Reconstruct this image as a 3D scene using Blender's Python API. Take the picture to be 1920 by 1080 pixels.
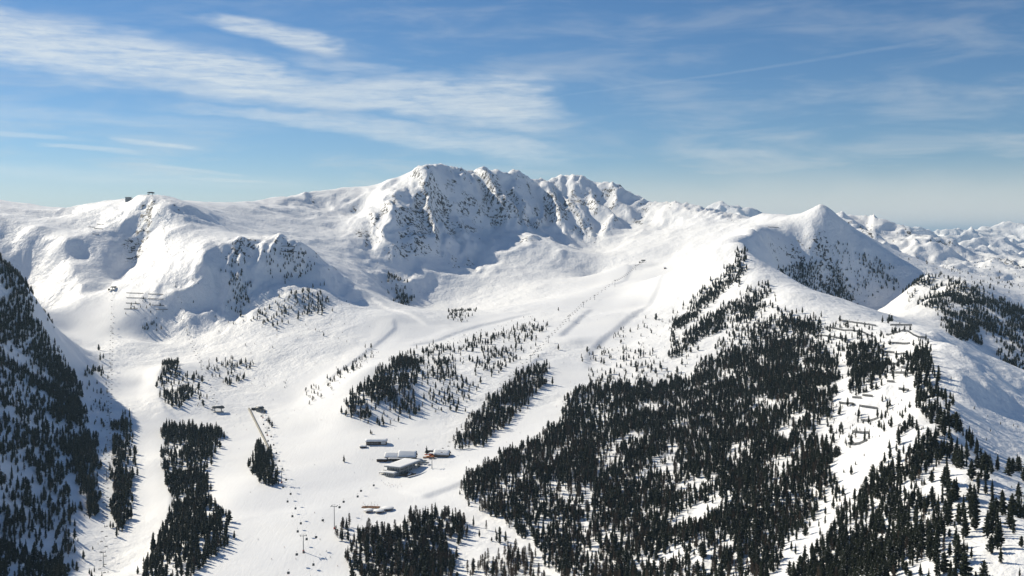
import bpy, bmesh, math, random
import numpy as np
from mathutils import Vector, Matrix

for _o in list(bpy.data.objects):
    bpy.data.objects.remove(_o, do_unlink=True)
SC = bpy.context.scene
COL = SC.collection

# ------------------------------------------------------------------ camera
F_PX = 2000.0                      # focal length in photo pixels (1920 wide)
PITCH = math.atan(100.0 / F_PX)    # looking slightly down
cam_d = bpy.data.cameras.new('camera')
cam = bpy.data.objects.new('camera', cam_d)
COL.objects.link(cam)
cam_d.sensor_width = 36.0
cam_d.lens = 36.0 * F_PX / 1920.0
cam_d.clip_start = 5.0
cam_d.clip_end = 200000.0
cam.location = (0, 0, 0)
cam.rotation_euler = (math.pi / 2 - PITCH, 0, 0)
SC.camera = cam

# ------------------------------------------------------------------ sun, sky, exposure
SUN_AZ = math.radians(54)          # left of the view direction
SUN_EL = math.radians(34)
SUNV = Vector((-math.sin(SUN_AZ) * math.cos(SUN_EL), math.cos(SUN_AZ) * math.cos(SUN_EL), math.sin(SUN_EL)))
sun_d = bpy.data.lights.new('sun', 'SUN')
sun_d.energy = 4.8
sun_d.angle = math.radians(0.53)
sun_d.color = (1.0, 0.91, 0.745)
sun = bpy.data.objects.new('sun', sun_d)
COL.objects.link(sun)
sun.rotation_euler = SUNV.to_track_quat('Z', 'Y').to_euler()

world = bpy.data.worlds.new('World')
SC.world = world
world.use_nodes = True
WN, WL = world.node_tree.nodes, world.node_tree.links
WN.clear()


def wnode(t, **kw):
    n = WN.new(t)
    for k, v in kw.items():
        setattr(n, k, v)
    return n


def wmath(op, a, b=None, c=None, clamp=False):
    n = wnode('ShaderNodeMath', operation=op, use_clamp=clamp)
    for i, v in enumerate((a, b, c)):
        if v is None:
            continue
        if isinstance(v, (int, float)):
            n.inputs[i].default_value = v
        else:
            WL.new(v, n.inputs[i])
    return n.outputs[0]


def build_world():
    out = wnode('ShaderNodeOutputWorld')
    bg = wnode('ShaderNodeBackground')
    sky = wnode('ShaderNodeTexSky', sky_type='NISHITA', sun_disc=False)
    sky.sun_elevation = SUN_EL
    sky.sun_rotation = -SUN_AZ
    sky.altitude = 2200
    sky.air_density = 1.0
    sky.dust_density = 0.3
    sky.ozone_density = 4.0
    bg.inputs['Strength'].default_value = SKY_STRENGTH
    tc = wnode('ShaderNodeTexCoord')
    sep = wnode('ShaderNodeSeparateXYZ')
    WL.new(tc.outputs['Generated'], sep.inputs[0])
    X, Y, Z = sep.outputs
    # azimuth (radians, right positive) and elevation of the view direction
    az = wmath('ARCTAN2', X, Y)
    hor = wmath('SQRT', wmath('ADD', wmath('MULTIPLY', X, X), wmath('MULTIPLY', Y, Y)))
    el = wmath('ARCTAN2', Z, hor)
    # cirrus sheet: where the direction meets a high flat layer
    zz = wmath('MAXIMUM', wmath('ADD', Z, 0.045), 0.02)
    comb = wnode('ShaderNodeCombineXYZ')
    WL.new(wmath('DIVIDE', X, zz), comb.inputs[0])
    WL.new(wmath('DIVIDE', Y, zz), comb.inputs[1])
    comb.inputs[2].default_value = 0.0

    def noise(vec, scale, detail, rough, dist=0.0, sc=(1, 1, 1), rot=0.0, loc=(0, 0, 0)):
        mp = wnode('ShaderNodeMapping')
        mp.inputs['Scale'].default_value = sc
        mp.inputs['Rotation'].default_value = (0, 0, rot)
        mp.inputs['Location'].default_value = loc
        WL.new(vec, mp.inputs['Vector'])
        n = wnode('ShaderNodeTexNoise')
        n.inputs['Scale'].default_value = scale
        n.inputs['Detail'].default_value = detail
        n.inputs['Roughness'].default_value = rough
        n.inputs['Distortion'].default_value = dist
        WL.new(mp.outputs[0], n.inputs['Vector'])
        return n.outputs['Fac']

    def ss(v, a, b):
        n = wnode('ShaderNodeMapRange', interpolation_type='SMOOTHSTEP')
        n.inputs['From Min'].default_value = a
        n.inputs['From Max'].default_value = b
        WL.new(v, n.inputs['Value'])
        return n.outputs[0]

    # angular plane for cloud shapes (degrees)
    azd = wmath('MULTIPLY', az, 57.2958)
    eld = wmath('MULTIPLY', el, 57.2958)
    ang = wnode('ShaderNodeCombineXYZ')
    WL.new(azd, ang.inputs[0])
    WL.new(eld, ang.inputs[1])
    A = ang.outputs[0]
    warp = wmath('SUBTRACT', noise(A, 0.22, 3, 0.6, 0.0, (0.5, 1.2, 1)), 0.5)
    warp2 = wmath('SUBTRACT', noise(A, 0.5, 3, 0.65, 0.0, (0.45, 1.6, 1), 0.1, (7, 3, 0)), 0.5)
    fib = noise(A, 0.9, 5, 0.66, 0.4, (0.32, 3.4, 1), 0.13, (3, 1, 0))
    fib2 = noise(A, 2.6, 4, 0.7, 0.5, (0.4, 1.7, 1), 0.30, (11, 5, 0))

    def streak(a0, e0, a1, e1, w0, w1, amt, soft=1.0, endl=2.0, endr=2.0, wob=1.0):
        """soft cloud bar from (a0,e0) to (a1,e1) in degrees, half widths w0..w1"""
        t = wmath('DIVIDE', wmath('SUBTRACT', azd, a0), a1 - a0)
        line = wmath('ADD', wmath('MULTIPLY', t, e1 - e0), e0)
        wid = wmath('ADD', wmath('MULTIPLY', wmath('MINIMUM', wmath('MAXIMUM', t, 0.0), 1.0), w1 - w0), w0)
        off = wmath('ADD', wmath('SUBTRACT', eld, line), wmath('MULTIPLY', warp, 2.2 * wob))
        off = wmath('ADD', off, wmath('MULTIPLY', warp2, 1.3 * wob))
        d = wmath('DIVIDE', wmath('ABSOLUTE', off), wid)
        body = wmath('SUBTRACT', 1.0, ss(d, 1.0 - 0.75 * soft, 1.0 + 0.35 * soft))
        tt = wmath('ADD', azd, wmath('MULTIPLY', warp2, 6.0))
        ends = wmath('MULTIPLY', ss(tt, a0 - endl, a0 + endl), wmath('SUBTRACT', 1.0, ss(tt, a1 - endr, a1 + endr)))
        return wmath('MULTIPLY', wmath('MULTIPLY', body, ends), amt)

    # elevation in degrees = (440 - py) / 2000 rad
    parts = [
        streak(-40, 11.3, -9, 7.4, 1.5, 1.1, 1.0, 0.8, 6, 4),
        streak(-14, 7.4, 2.0, 6.9, 0.7, 1.5, 0.85, 0.85, 4, 1.6),
        streak(-16, 6.4, 2.6, 4.3, 0.35, 0.75, 0.62, 1.0, 5, 1.6),
        streak(-15.2, 10.9, -9.6, 9.9, 0.35, 0.62, 0.92, 0.9, 1.2, 0.8, 0.45),
        streak(-11.5, 9.1, -6.5, 8.6, 0.3, 0.3, 0.4, 1.0, 1.2, 1.2, 0.5),
        streak(-20.5, 4.75, -16.8, 4.45, 0.16, 0.12, 0.75, 1.0, 0.7, 1.0, 0.16),
        streak(-23.5, 4.35, -19.4, 4.15, 0.11, 0.14, 0.5, 1.0, 0.8, 0.6, 0.16),
        streak(-18.5, 3.5, -14.0, 3.05, 0.10, 0.10, 0.42, 1.0, 0.8, 0.8, 0.14),
        streak(-18.0, 2.95, -13.0, 2.75, 0.13, 0.11, 0.55, 1.0, 0.8, 0.8, 0.14),
        streak(-40, 5.6, -22.5, 4.7, 0.2, 0.14, 0.4, 1.0, 1.0, 0.9, 0.2),
        streak(-40, 3.4, -12, 2.7, 0.55, 0.35, 0.30, 1.0, 1.0, 3, 0.3),
        streak(-40, 6.6, -14, 5.6, 0.6, 0.4, 0.25, 1.0, 1.0, 4, 0.5),
        streak(8.5, 4.35, 13.5, 4.15, 0.22, 0.2, 0.22, 1.0, 1.6, 1.6, 0.4),
        # straight vapour trail on the right
        streak(3.0, 7.4, 22, 9.6, 0.05, 0.12, 0.10, 1.0, 2.0, 3.0, 0.08),
    ]
    tot = parts[0]
    for p in parts[1:]:
        tot = wmath('MAXIMUM', tot, p)
    tex = wmath('ADD', wmath('MULTIPLY', fib, 1.15), wmath('MULTIPLY', fib2, 0.55))
    cloud = wmath('MULTIPLY', tot, wmath('ADD', wmath('MULTIPLY', ss(tex, 0.45, 1.15), 0.62), 0.28), clamp=True)
    cloud = wmath('MULTIPLY', cloud, 0.80, clamp=True)
    # thin veil of high haze everywhere, thicker near the horizon
    veil_tex = noise(A, 0.35, 4, 0.62, 0.4, (0.35, 1.9, 1), 0.03, (20, 2, 0))
    veil = wmath('MULTIPLY', ss(veil_tex, 0.40, 0.78), wmath('ADD', 0.20, wmath('MULTIPLY', ss(eld, 11.0, 2.0), 0.22)))
    low = wmath('MULTIPLY', ss(wmath('ADD', eld, wmath('MULTIPLY', warp, 1.4)), 4.3, 0.3), wmath('ADD', 0.42, wmath('MULTIPLY', ss(azd, -8.0, 12.0), 0.50)))
    veil = wmath('MAXIMUM', veil, low)
    hs = wnode('ShaderNodeHueSaturation')
    hs.inputs['Saturation'].default_value = SKY_SAT
    hs.inputs['Hue'].default_value = SKY_HUE
    WL.new(sky.outputs[0], hs.inputs['Color'])
    mv = wnode('ShaderNodeMix', data_type='RGBA')
    WL.new(veil, mv.inputs[0])
    WL.new(hs.outputs[0], mv.inputs[6])
    mv.inputs[7].default_value = VEIL_RGB
    mix = wnode('ShaderNodeMix', data_type='RGBA')
    WL.new(cloud, mix.inputs[0])
    WL.new(mv.outputs[2], mix.inputs[6])
    mix.inputs[7].default_value = CLOUD_RGB
    WL.new(mix.outputs[2], bg.inputs['Color'])
    WL.new(bg.outputs[0], out.inputs['Surface'])


SKY_STRENGTH = 0.075
SKY_SAT = 1.16
SKY_HUE = 0.5
CLOUD_RGB = (10.4, 10.8, 10.6, 1)
VEIL_RGB = (9.3, 9.4, 9.1, 1)
build_world()
world.cycles.sampling_method = 'MANUAL'
world.cycles.sample_map_resolution = 256

vs = SC.view_settings
vs.view_transform = 'Standard'
vs.look = 'None'
vs.exposure = 0.14
vs.gamma = 1.0
vs.use_curve_mapping = False
SC.render.engine = 'CYCLES'
cy = SC.cycles
cy.use_denoising = True
cy.denoiser = 'OPENIMAGEDENOISE'
cy.max_bounces = 8
cy.diffuse_bounces = 5
cy.glossy_bounces = 2
cy.transparent_max_bounces = 12
cy.volume_bounces = 0
cy.sample_clamp_indirect = 6.0


# ------------------------------------------------------------------ small helpers
def at(px, py, Y):
    """the point at distance Y (metres ahead) seen at photo pixel (px, py)"""
    cx, cyy = (px - 960.0) / F_PX, (540.0 - py) / F_PX
    fwd = math.cos(PITCH) + cyy * math.sin(PITCH)
    up = -math.sin(PITCH) + cyy * math.cos(PITCH)
    return (cx / fwd * Y, Y, up / fwd * Y)


def project(x, y, z):
    """world arrays -> photo pixels"""
    d = y * math.cos(PITCH) - z * math.sin(PITCH)
    u = y * math.sin(PITCH) + z * math.cos(PITCH)
    return 960.0 + F_PX * x / d, 540.0 - F_PX * u / d


def sstep(a, b, x):
    t = np.clip((x - a) / (b - a), 0, 1)
    return t * t * (3 - 2 * t)


def _hash(ix, iy, seed):
    h = (ix.astype(np.int64) * 374761393 + iy.astype(np.int64) * 668265263 + seed * 974711) & 0xFFFFFFFF
    h = ((h ^ (h >> 13)) * 1274126177) & 0xFFFFFFFF
    return (h ^ (h >> 16)) & 0xFFFF


_GA = np.arange(256) * (2 * math.pi / 256)
_GX, _GY = np.cos(_GA).astype(np.float32), np.sin(_GA).astype(np.float32)


def gnoise(x, y, seed=0):
    ix, iy = np.floor(x), np.floor(y)
    fx, fy = (x - ix).astype(np.float32), (y - iy).astype(np.float32)
    ix, iy = ix.astype(np.int64), iy.astype(np.int64)
    u = fx * fx * fx * (fx * (fx * 6 - 15) + 10)
    v = fy * fy * fy * (fy * (fy * 6 - 15) + 10)

    def g(a, b):
        k = _hash(ix + a, iy + b, seed) & 255
        return _GX[k] * (fx - a) + _GY[k] * (fy - b)
    n0 = g(0, 0) * (1 - u) + g(1, 0) * u
    n1 = g(0, 1) * (1 - u) + g(1, 1) * u
    return (n0 * (1 - v) + n1 * v) * 1.5


def fbm(x, y, octv, seed=0, gain=0.5, lac=2.03):
    a, s = 1.0, 0.0
    for i in range(octv):
        s = s + a * gnoise(x, y, seed + i * 17)
        x, y = x * lac * 0.96 + y * lac * 0.28 + 3.1, -x * lac * 0.28 + y * lac * 0.96 + 1.7
        a *= gain
    return s


def ridged(x, y, octv, seed=0, gain=0.5, lac=2.1):
    a, s, w = 1.0, 0.0, 1.0
    for i in range(octv):
        n = 1.0 - np.abs(gnoise(x, y, seed + i * 31))
        n = n * n
        s = s + a * n * w
        w = np.clip(n * 1.4, 0, 1)
        x, y = x * lac * 0.93 + y * lac * 0.37 + 2.3, -x * lac * 0.37 + y * lac * 0.93 + 5.1
        a *= gain
    return s
# ================================================================== TERRAIN
def subdiv(poly, step=70.0):
    out = []
    P = [np.array(at(*p)) for p in poly]
    for a, b in zip(P[:-1], P[1:]):
        n = max(1, int(np.linalg.norm((b - a)[:2]) / step))
        for k in range(n):
            out.append(a + (b - a) * k / n)
    out.append(P[-1])
    return out


RIDGES = {
 'left_sky': [(-330,330,3700),(-150,355,3650),(0,376,3600),(60,383,3550),(110,391,3480),(160,383,3380),(215,379,3250),(240,375,3200),(285,365,3150),(330,375,3130),(365,392,3110),(405,399,3300)],
 'main_sky': [(450,389,3550),(500,380,3800),(560,366,4000),(640,352,4150),(710,345,4200),(750,330,4100),(775,318,4030),(800,312,3980),(835,319,4080),(880,323,4230),(925,317,4250),(960,323,4300),(1000,337,4400),(1050,335,4400),(1090,332,4350),(1130,345,4350),(1165,352,4300),(1200,374,4250),(1235,383,4200),(1270,382,4100),(1320,396,3950),(1370,406,3800),(1410,411,3700),(1440,401,3600),(1500,403,3400),(1540,393,3250)],
 'horn_right': [(1548,397,3240),(1575,420,3210),(1600,447,3180),(1640,482,3140),(1685,512,3090)],
 'horn_front': [(1538,415,3205),(1528,445,3170),(1508,478,3130),(1482,502,3090)],
 'knob': [(1440,415,3400),(1425,432,3000),(1400,456,2550),(1407,482,2440),(1425,515,2340),(1437,543,2260),(1475,550,2160),(1492,570,2080),(1512,590,2010),(1560,598,1960),(1600,604,1910),(1680,603,1850),(1740,610,1790),(1766,628,1640),(1776,655,1480),(1772,700,1290),(1768,745,1150),(1790,800,1010),(1830,880,860),(1880,970,730),(1935,1085,600)],
 'peak_spur': [(797,330,3900),(790,352,3830),(772,395,3680),(752,440,3540),(744,470,3450),(722,492,3390),(728,520,3300),(745,552,3190),(762,578,3110)],
 'rib': [(932,345,4170),(944,385,4040),(958,420,3920),(988,440,3780),(1003,447,3720),(1040,466,3640),(1090,492,3560),(1112,520,3480)],
 'rib2': [(1098,365,4270),(1110,400,4150),(1128,430,4060)],
 'rib3': [(1165,375,4230),(1170,405,4130),(1180,425,4080)],
 'left_bowl_crest': [(0,408,3050),(60,428,2970),(115,457,2890),(130,500,2800),(138,530,2740)],
 'summit_spur': [(300,400,3040),(312,440,2930),(295,480,2840),(255,510,2760),(215,536,2690)],
 'mid_spur': [(230,405,3060),(206,430,2990),(195,470,2890),(186,515,2780)],
 'front_break': [(240,548,2600),(275,543,2590),(312,532,2590),(345,508,2610),(375,480,2640),(410,462,2680),(440,456,2700),(470,468,2700),(502,466,2700),(545,455,2730),(580,470,2740),(612,510,2720)],
 'left_spur_shade_ridge': [(-420,335,1300),(-390,285,1600),(-360,235,1950),(-310,300,2200),(-230,320,2200),(-120,398,2120),(0,488,2040),(50,540,2010)],  # unseen off-frame points added, heights set to throw shade on the left flank
 'range_back': [(1570,412,4800),(1612,409,4900),(1650,432,4900),(1700,456,4900),(1760,466,4900),(1850,480,4900),(2000,500,4900)],
}
SPOTS = [
 # left bowl and left piste
 (60,480,2910),(100,520,2820),(60,520,2860),(60,560,2780),(95,590,2650),(20,450,2960),(0,500,2850),(100,490,2860),(0,545,2720),(150,430,3050),(160,480,2870),(165,535,2700),(185,560,2600),(150,560,2600),
 (265,465,2985),(248,500,2905),(220,525,2800),(197,545,2700),(120,410,3300),(200,410,3090),
 (120,620,2430),(200,620,2440),(260,640,2370),(130,650,2300),(170,690,2120),(230,700,2130),(270,720,2070),(270,790,1810),(280,860,1600),(270,930,1440),(250,1000,1300),(220,1075,1180),
 (215,780,1810),(215,880,1540),(170,960,1360),(140,1000,1270),(60,1075,1090),(140,1075,1140),
 # left wooded flank
 (60,640,1930),(130,700,1980),(160,760,1860),(190,830,1670),(195,900,1500),(80,800,1630),(100,900,1400),(0,760,1560),(0,900,1270),(0,1040,1060),(-60,640,1720),(-200,700,1450),(-250,900,1150),(-200,1080,950),
 # front face foot and mogul slope
 (235,600,2480),(300,640,2440),(350,628,2450),(410,600,2500),(470,612,2420),(520,604,2440),(430,530,2590),(350,570,2530),(560,592,2490),(640,560,2640),(580,528,2650),(560,545,2590),(510,540,2600),(500,520,2640),(620,545,2620),(250,580,2520),(540,515,2665),(590,510,2680),
 (400,650,2340),(500,650,2270),(600,640,2300),(700,630,2340),(560,700,2100),(480,715,2090),(640,680,2130),(720,600,2440),(670,560,2680),(735,590,2480),
 (310,690,2110),(350,720,2040),(440,690,2160),(340,760,1890),(300,740,1960),(420,760,1930),(470,760,1940),
 # basin behind the front knob, left of the main spur
 (650,490,3200),(600,480,3150),(620,430,3600),(560,440,3400),(480,420,3400),(520,400,3650),(600,385,3950),(680,400,3900),(680,460,3450),(700,520,3120),(660,530,2950),(720,560,2850),(430,430,3150),(450,440,3060),(600,450,3400),(550,455,3120),
 # valley floor
 (600,1085,1090),(570,1030,1165),(520,960,1310),(600,960,1300),(640,870,1540),(745,890,1500),(745,855,1580),(700,830,1640),(810,850,1590),(600,800,1760),(560,750,1950),(520,830,1690),(480,800,1800),(430,850,1630),(480,900,1440),(430,930,1370),
 (340,860,1590),(350,950,1370),(380,1000,1220),(330,1075,1100),(440,1000,1220),(480,1060,1125),(700,950,1330),(760,1000,1220),(750,1075,1100),(850,960,1300),(900,1000,1215),(900,1080,1080),(800,930,1370),(870,900,1430),(650,1000,1225),
 # piste to the upper lift
 (920,870,1510),(1000,820,1620),(1020,760,1780),(1050,700,1970),(1075,640,2220),(1130,590,2480),(1160,555,2740),(1200,525,3000),(1180,495,3330),(1230,500,3300),(1250,520,3050),(1120,540,2880),
 # middle island
 (740,720,1860),(690,690,1970),(660,760,1800),(730,795,1740),(850,650,2220),(800,680,2050),(950,620,2400),(1000,640,2250),(860,740,1850),(860,790,1740),(930,770,1770),(990,700,1960),(900,700,1960),
 (800,640,2300),(700,720,1910),(900,610,2480),(1000,590,2560),(1060,560,2750),
 # bowl under the main face
 (800,585,3120),(850,560,3260),(870,500,3560),(850,450,3700),(880,400,3950),(830,400,3850),(860,360,4030),(900,540,3330),(930,500,3480),(960,470,3640),(950,560,3150),(850,590,2950),(900,580,3000),(1000,540,3200),(1050,520,3400),(1000,490,3560),(1060,550,3000),
 (980,400,4080),(1020,420,4020),(1060,400,4160),(1060,440,4010),(1090,470,3880),(1130,475,3800),(1000,380,4200),(1050,365,4290),(900,440,3830),(1160,460,3850),(1150,420,4060),
 # right side slope of the big bowl
 (1200,470,3560),(1230,440,3800),(1270,420,3930),(1300,470,3350),(1300,440,3640),(1350,450,3300),(1250,480,3450),(1370,430,3500),(1290,520,2950),(1340,490,2900),(1400,445,3050),
 # horn
 (1480,430,3220),(1460,460,3110),(1440,475,2980),(1428,500,2570),(1455,515,3010),(1500,445,3190),(1470,480,3090),(1550,450,3160),(1560,480,3128),(1600,480,3135),(1530,510,3085),(1580,520,3085),(1640,520,3090),(1540,550,3050),(1600,550,3055),(1660,550,3055),(1540,580,3010),(1600,585,3000),(1660,580,3000),(1705,560,3000),(1500,550,3040),(1460,540,2950),(1450,515,2550),(1475,540,2500),(1440,495,2620),(1500,560,2500),(1540,587,2500),(1480,545,2700),(1600,600,2450),(1550,615,2750),(1650,622,2700),(1710,602,2680),(1725,580,2740),
 # forest slope
 (1330,540,2440),(1280,590,2350),(1400,580,2180),(1350,620,2090),(1300,620,2150),(1200,640,2200),(1130,690,2020),(1100,650,2200),(1150,620,2330),(1220,570,2580),(1250,720,1850),(1450,640,1930),(1550,660,1740),(1650,690,1540),(1650,780,1270),(1550,850,1150),(1450,800,1380),(1350,800,1490),(1200,820,1500),(1080,800,1630),(1100,880,1390),(1000,900,1370),(960,930,1330),(1000,970,1245),(1080,1050,1085),(1250,1000,1060),(1400,1000,960),(1500,960,980),(1600,960,890),(1700,900,900),(1760,1000,720),(1600,1060,760),(1400,1075,860),(1200,1080,960),(1700,1080,650),
 # right flank, gully and wooded hill
 (1815,680,1610),(1850,760,1280),(1900,740,1530),(1850,850,1010),(1900,900,910),(1925,830,1150),(1960,790,1500),(1980,900,1000),(1990,1000,750),
 (1830,650,2150),(1900,720,2050),(1790,630,2200),(1880,640,2300),(1960,700,2150),(1750,560,2560),(1760,590,2400),
 (1730,515,2850),(1800,530,2700),(1850,570,2560),(1800,600,2380),(1920,590,2600),(1760,500,3200),(1850,515,3500),(1930,540,3400),(1650,470,3900),(1720,480,3900),(1630,440,4400),(1800,490,4100),(1900,500,4300),(1700,500,3100),(2050,560,3300),(2050,640,2500),
]
RAW = [  # ground outside the picture and the far sides of the ridges
 (-1000,400,-330),(-500,400,-400),(0,400,-400),(250,350,-330),(420,300,-240),(700,400,-330),(1000,900,-350),(1300,1500,-330),(1600,2200,-280),(2000,3000,-230),
 (-1700,1200,-60),(-1900,2000,80),(-2300,3000,150),(-2400,4200,0),(-1800,5200,-250),(-600,5600,-300),(400,5600,-300),(1200,5400,-260),(-1500,4100,-60),(-900,4700,-150),(-300,4900,-120),(200,5000,-100),(700,4700,-80),(900,4300,-60),
 (1500,3800,-120),(1100,3500,-60),(2600,4000,-200),(2500,5400,-200),(1700,5700,-150),(-1100,600,-280),(-1500,700,-150),
]


def build_base():
    pts = []
    for k, poly in RIDGES.items():
        pts += subdiv(poly, 80.0)
    for s in SPOTS:
        pts.append(np.array(at(*s)))
    for r in RAW:
        pts.append(np.array(r, dtype=float))
    P = np.array(pts)
    # drop near duplicates
    keep = []
    for i in range(len(P)):
        if all((P[i, 0] - P[j, 0]) ** 2 + (P[i, 1] - P[j, 1]) ** 2 > 22 ** 2 for j in keep):
            keep.append(i)
    P = P[keep]
    S = 1000.0
    C2 = (22.0 / S) ** 2
    xy = P[:, :2] / S
    d2 = ((xy[:, None, :] - xy[None, :, :]) ** 2).sum(-1)
    A = -np.sqrt(d2 + C2)
    n = len(P)
    lam = np.full(n, 0.0015)
    M = np.zeros((n + 3, n + 3))
    M[:n, :n] = A + np.diag(lam)
    M[:n, n] = 1
    M[:n, n + 1:] = xy
    M[n, :n] = 1
    M[n + 1:, :n] = xy.T
    rhs = np.zeros(n + 3)
    rhs[:n] = P[:, 2]
    w = np.linalg.solve(M, rhs)
    gx = np.arange(-3400, 3401, 16.0)
    gy = np.arange(150, 6001, 16.0)
    H = np.zeros((len(gy), len(gx)))
    for i, yy in enumerate(gy):
        q = np.stack([gx / S, np.full_like(gx, yy / S)], 1)
        dd = (q[:, None, 0] - xy[None, :, 0]) ** 2 + (q[:, None, 1] - xy[None, :, 1]) ** 2
        H[i] = -np.sqrt(dd + C2) @ w[:n] + w[n] + q @ w[n + 1:]
    return gx, gy, H


GX0, GY0, HB = build_base()


def base_h(x, y):
    """Catmull-Rom sample of the base height grid"""
    u = np.clip((x - GX0[0]) / 16.0, 1.001, len(GX0) - 3.001)
    v = np.clip((y - GY0[0]) / 16.0, 1.001, len(GY0) - 3.001)
    iu, iv = np.floor(u).astype(int), np.floor(v).astype(int)
    fu, fv = u - iu, v - iv

    def wts(t):
        return (-.5 * t + t * t - .5 * t ** 3, 1 - 2.5 * t * t + 1.5 * t ** 3, .5 * t + 2 * t * t - 1.5 * t ** 3, -.5 * t * t + .5 * t ** 3)
    wu, wv = wts(fu), wts(fv)
    r = 0.0
    for j in range(4):
        row = 0.0
        for i in range(4):
            row = row + wu[i] * HB[iv + j - 1, iu + i - 1]
        r = r + wv[j] * row
    return r


def blob(x, y, px, py, D, r, pw=2.0):
    c = at(px, py, D)
    d2 = ((x - c[0]) ** 2 + (y - c[1]) ** 2) / (r * r)
    return np.exp(-d2 ** (pw / 2))


def poly_dist(x, y, poly):
    """distance to a polyline (world xy), signed side (left positive) and the parameter along it"""
    best = np.full(x.shape, 1e12)
    side = np.zeros(x.shape)
    par = np.zeros(x.shape)
    tot = len(poly) - 1
    for k in range(tot):
        ax, ay = poly[k][0], poly[k][1]
        bx, by = poly[k + 1][0], poly[k + 1][1]
        dx, dy = bx - ax, by - ay
        L2 = dx * dx + dy * dy
        t = np.clip(((x - ax) * dx + (y - ay) * dy) / L2, 0, 1)
        ex, ey = x - ax - t * dx, y - ay - t * dy
        d2 = ex * ex + ey * ey
        m = d2 < best
        best = np.where(m, d2, best)
        side = np.where(m, np.sign(dx * (y - ay) - dy * (x - ax)), side)
        par = np.where(m, (k + t) / tot, par)
    return np.sqrt(best), side, par


# rugged areas (amount of rock and gullies), piste areas (smooth)
ROCKY = [(820,400,3750,330,1.0),(760,440,3560,190,1.1),(940,380,4080,220,1.0),(900,470,3700,180,.7),(1080,380,4220,260,1.0),(1170,400,4150,200,.7),(720,460,3480,120,.9),(740,520,3290,110,.9),(540,500,2800,150,.7),(450,500,2750,130,.7),
         (1260,410,4000,260,.5),(1380,420,3700,250,.45),(1560,470,3040,170,.7),(1530,540,2890,130,.6),(320,420,3050,140,.75),(250,430,3000,130,.7),(240,395,3100,140,.6),(600,400,3900,240,.6),(130,410,3300,160,.4),(520,395,3700,150,.45),(560,440,3350,120,.3),(990,450,3740,90,.7),(1030,475,3620,80,.5),
         (1800,660,1560,160,.55),(1280,1020,1010,150,.4),(1740,530,2680,160,.5),(70,430,3100,150,.15),(1640,440,4500,350,.9),(1780,480,4500,400,.9),(1900,500,4300,350,.9),(1700,480,3900,300,.6)]
PISTE = [(270,900,1450,150),(270,780,1720,150),(240,680,2050,130),(190,590,2480,130),(520,900,1450,230),(600,820,1700,230),(560,1020,1180,190),(680,900,1470,250),(640,730,1990,150),(760,650,2230,120),(760,620,2390,120),(1000,820,1620,170),(1050,700,1970,110),(1100,620,2330,150),(1150,560,2700,210),(1190,510,3150,200),(920,600,2500,130)]


def local_fields(x, y):
    rocky = np.zeros(x.shape)
    for a in ROCKY:
        rocky = np.maximum(rocky, a[4] * blob(x, y, a[0], a[1], a[2], a[3]))
    pis = np.zeros(x.shape)
    for a in PISTE:
        pis = np.maximum(pis, blob(x, y, a[0], a[1], a[2], a[3], 3.0))
    return rocky, np.clip(pis * 1.2, 0, 1)


# cut banks: (polyline, drop on the right-hand side going along it, reach on the high side, width of the bank)
BANKS = [
 ([(1255,525,2990),(1225,562,2640),(1170,600,2420),(1120,640,2240),(1098,660,2160),(1090,700,1985)], 5.5, 150, 20),
 ([(1105,572,2620),(1085,592,2480),(1062,612,2380),(1040,636,2260)], 5.0, 110, 16),
 ([(1150,485,3420),(1178,500,3290),(1165,525,3050),(1125,545,2880)], 4, 90, 16),
 ([(1030,650,2180),(985,690,2010),(930,740,1860),(880,785,1740)], 2.2, 50, 10),
 ([(620,515,2800),(690,552,2720),(760,585,2520),(800,608,2420)], -4, 50, 12),
 ([(880,900,1440),(840,915,1400),(780,935,1360)], 3.5, 70, 16),
 ([(322,662,2160),(298,690,2090),(296,735,1960),(305,765,1870),(345,790,1800)], 3.0, 40, 8),
 ([(308,800,1770),(304,860,1600),(318,930,1430),(312,985,1320)], 2.5, 35, 7),
 ([(735,598,2460),(738,615,2390),(712,642,2310),(650,690,2090),(590,742,1960)], 3.0, 45, 8),
 ([(1000,585,2600),(900,612,2480),(820,640,2310),(760,655,2250)], 2.5, 40, 8),
]
BANKS_W = [([at(*p) for p in b[0]], b[1], b[2], b[3]) for b in BANKS]


SKYLINE = [at(*p) for p in RIDGES['main_sky'][5:22]]


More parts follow.
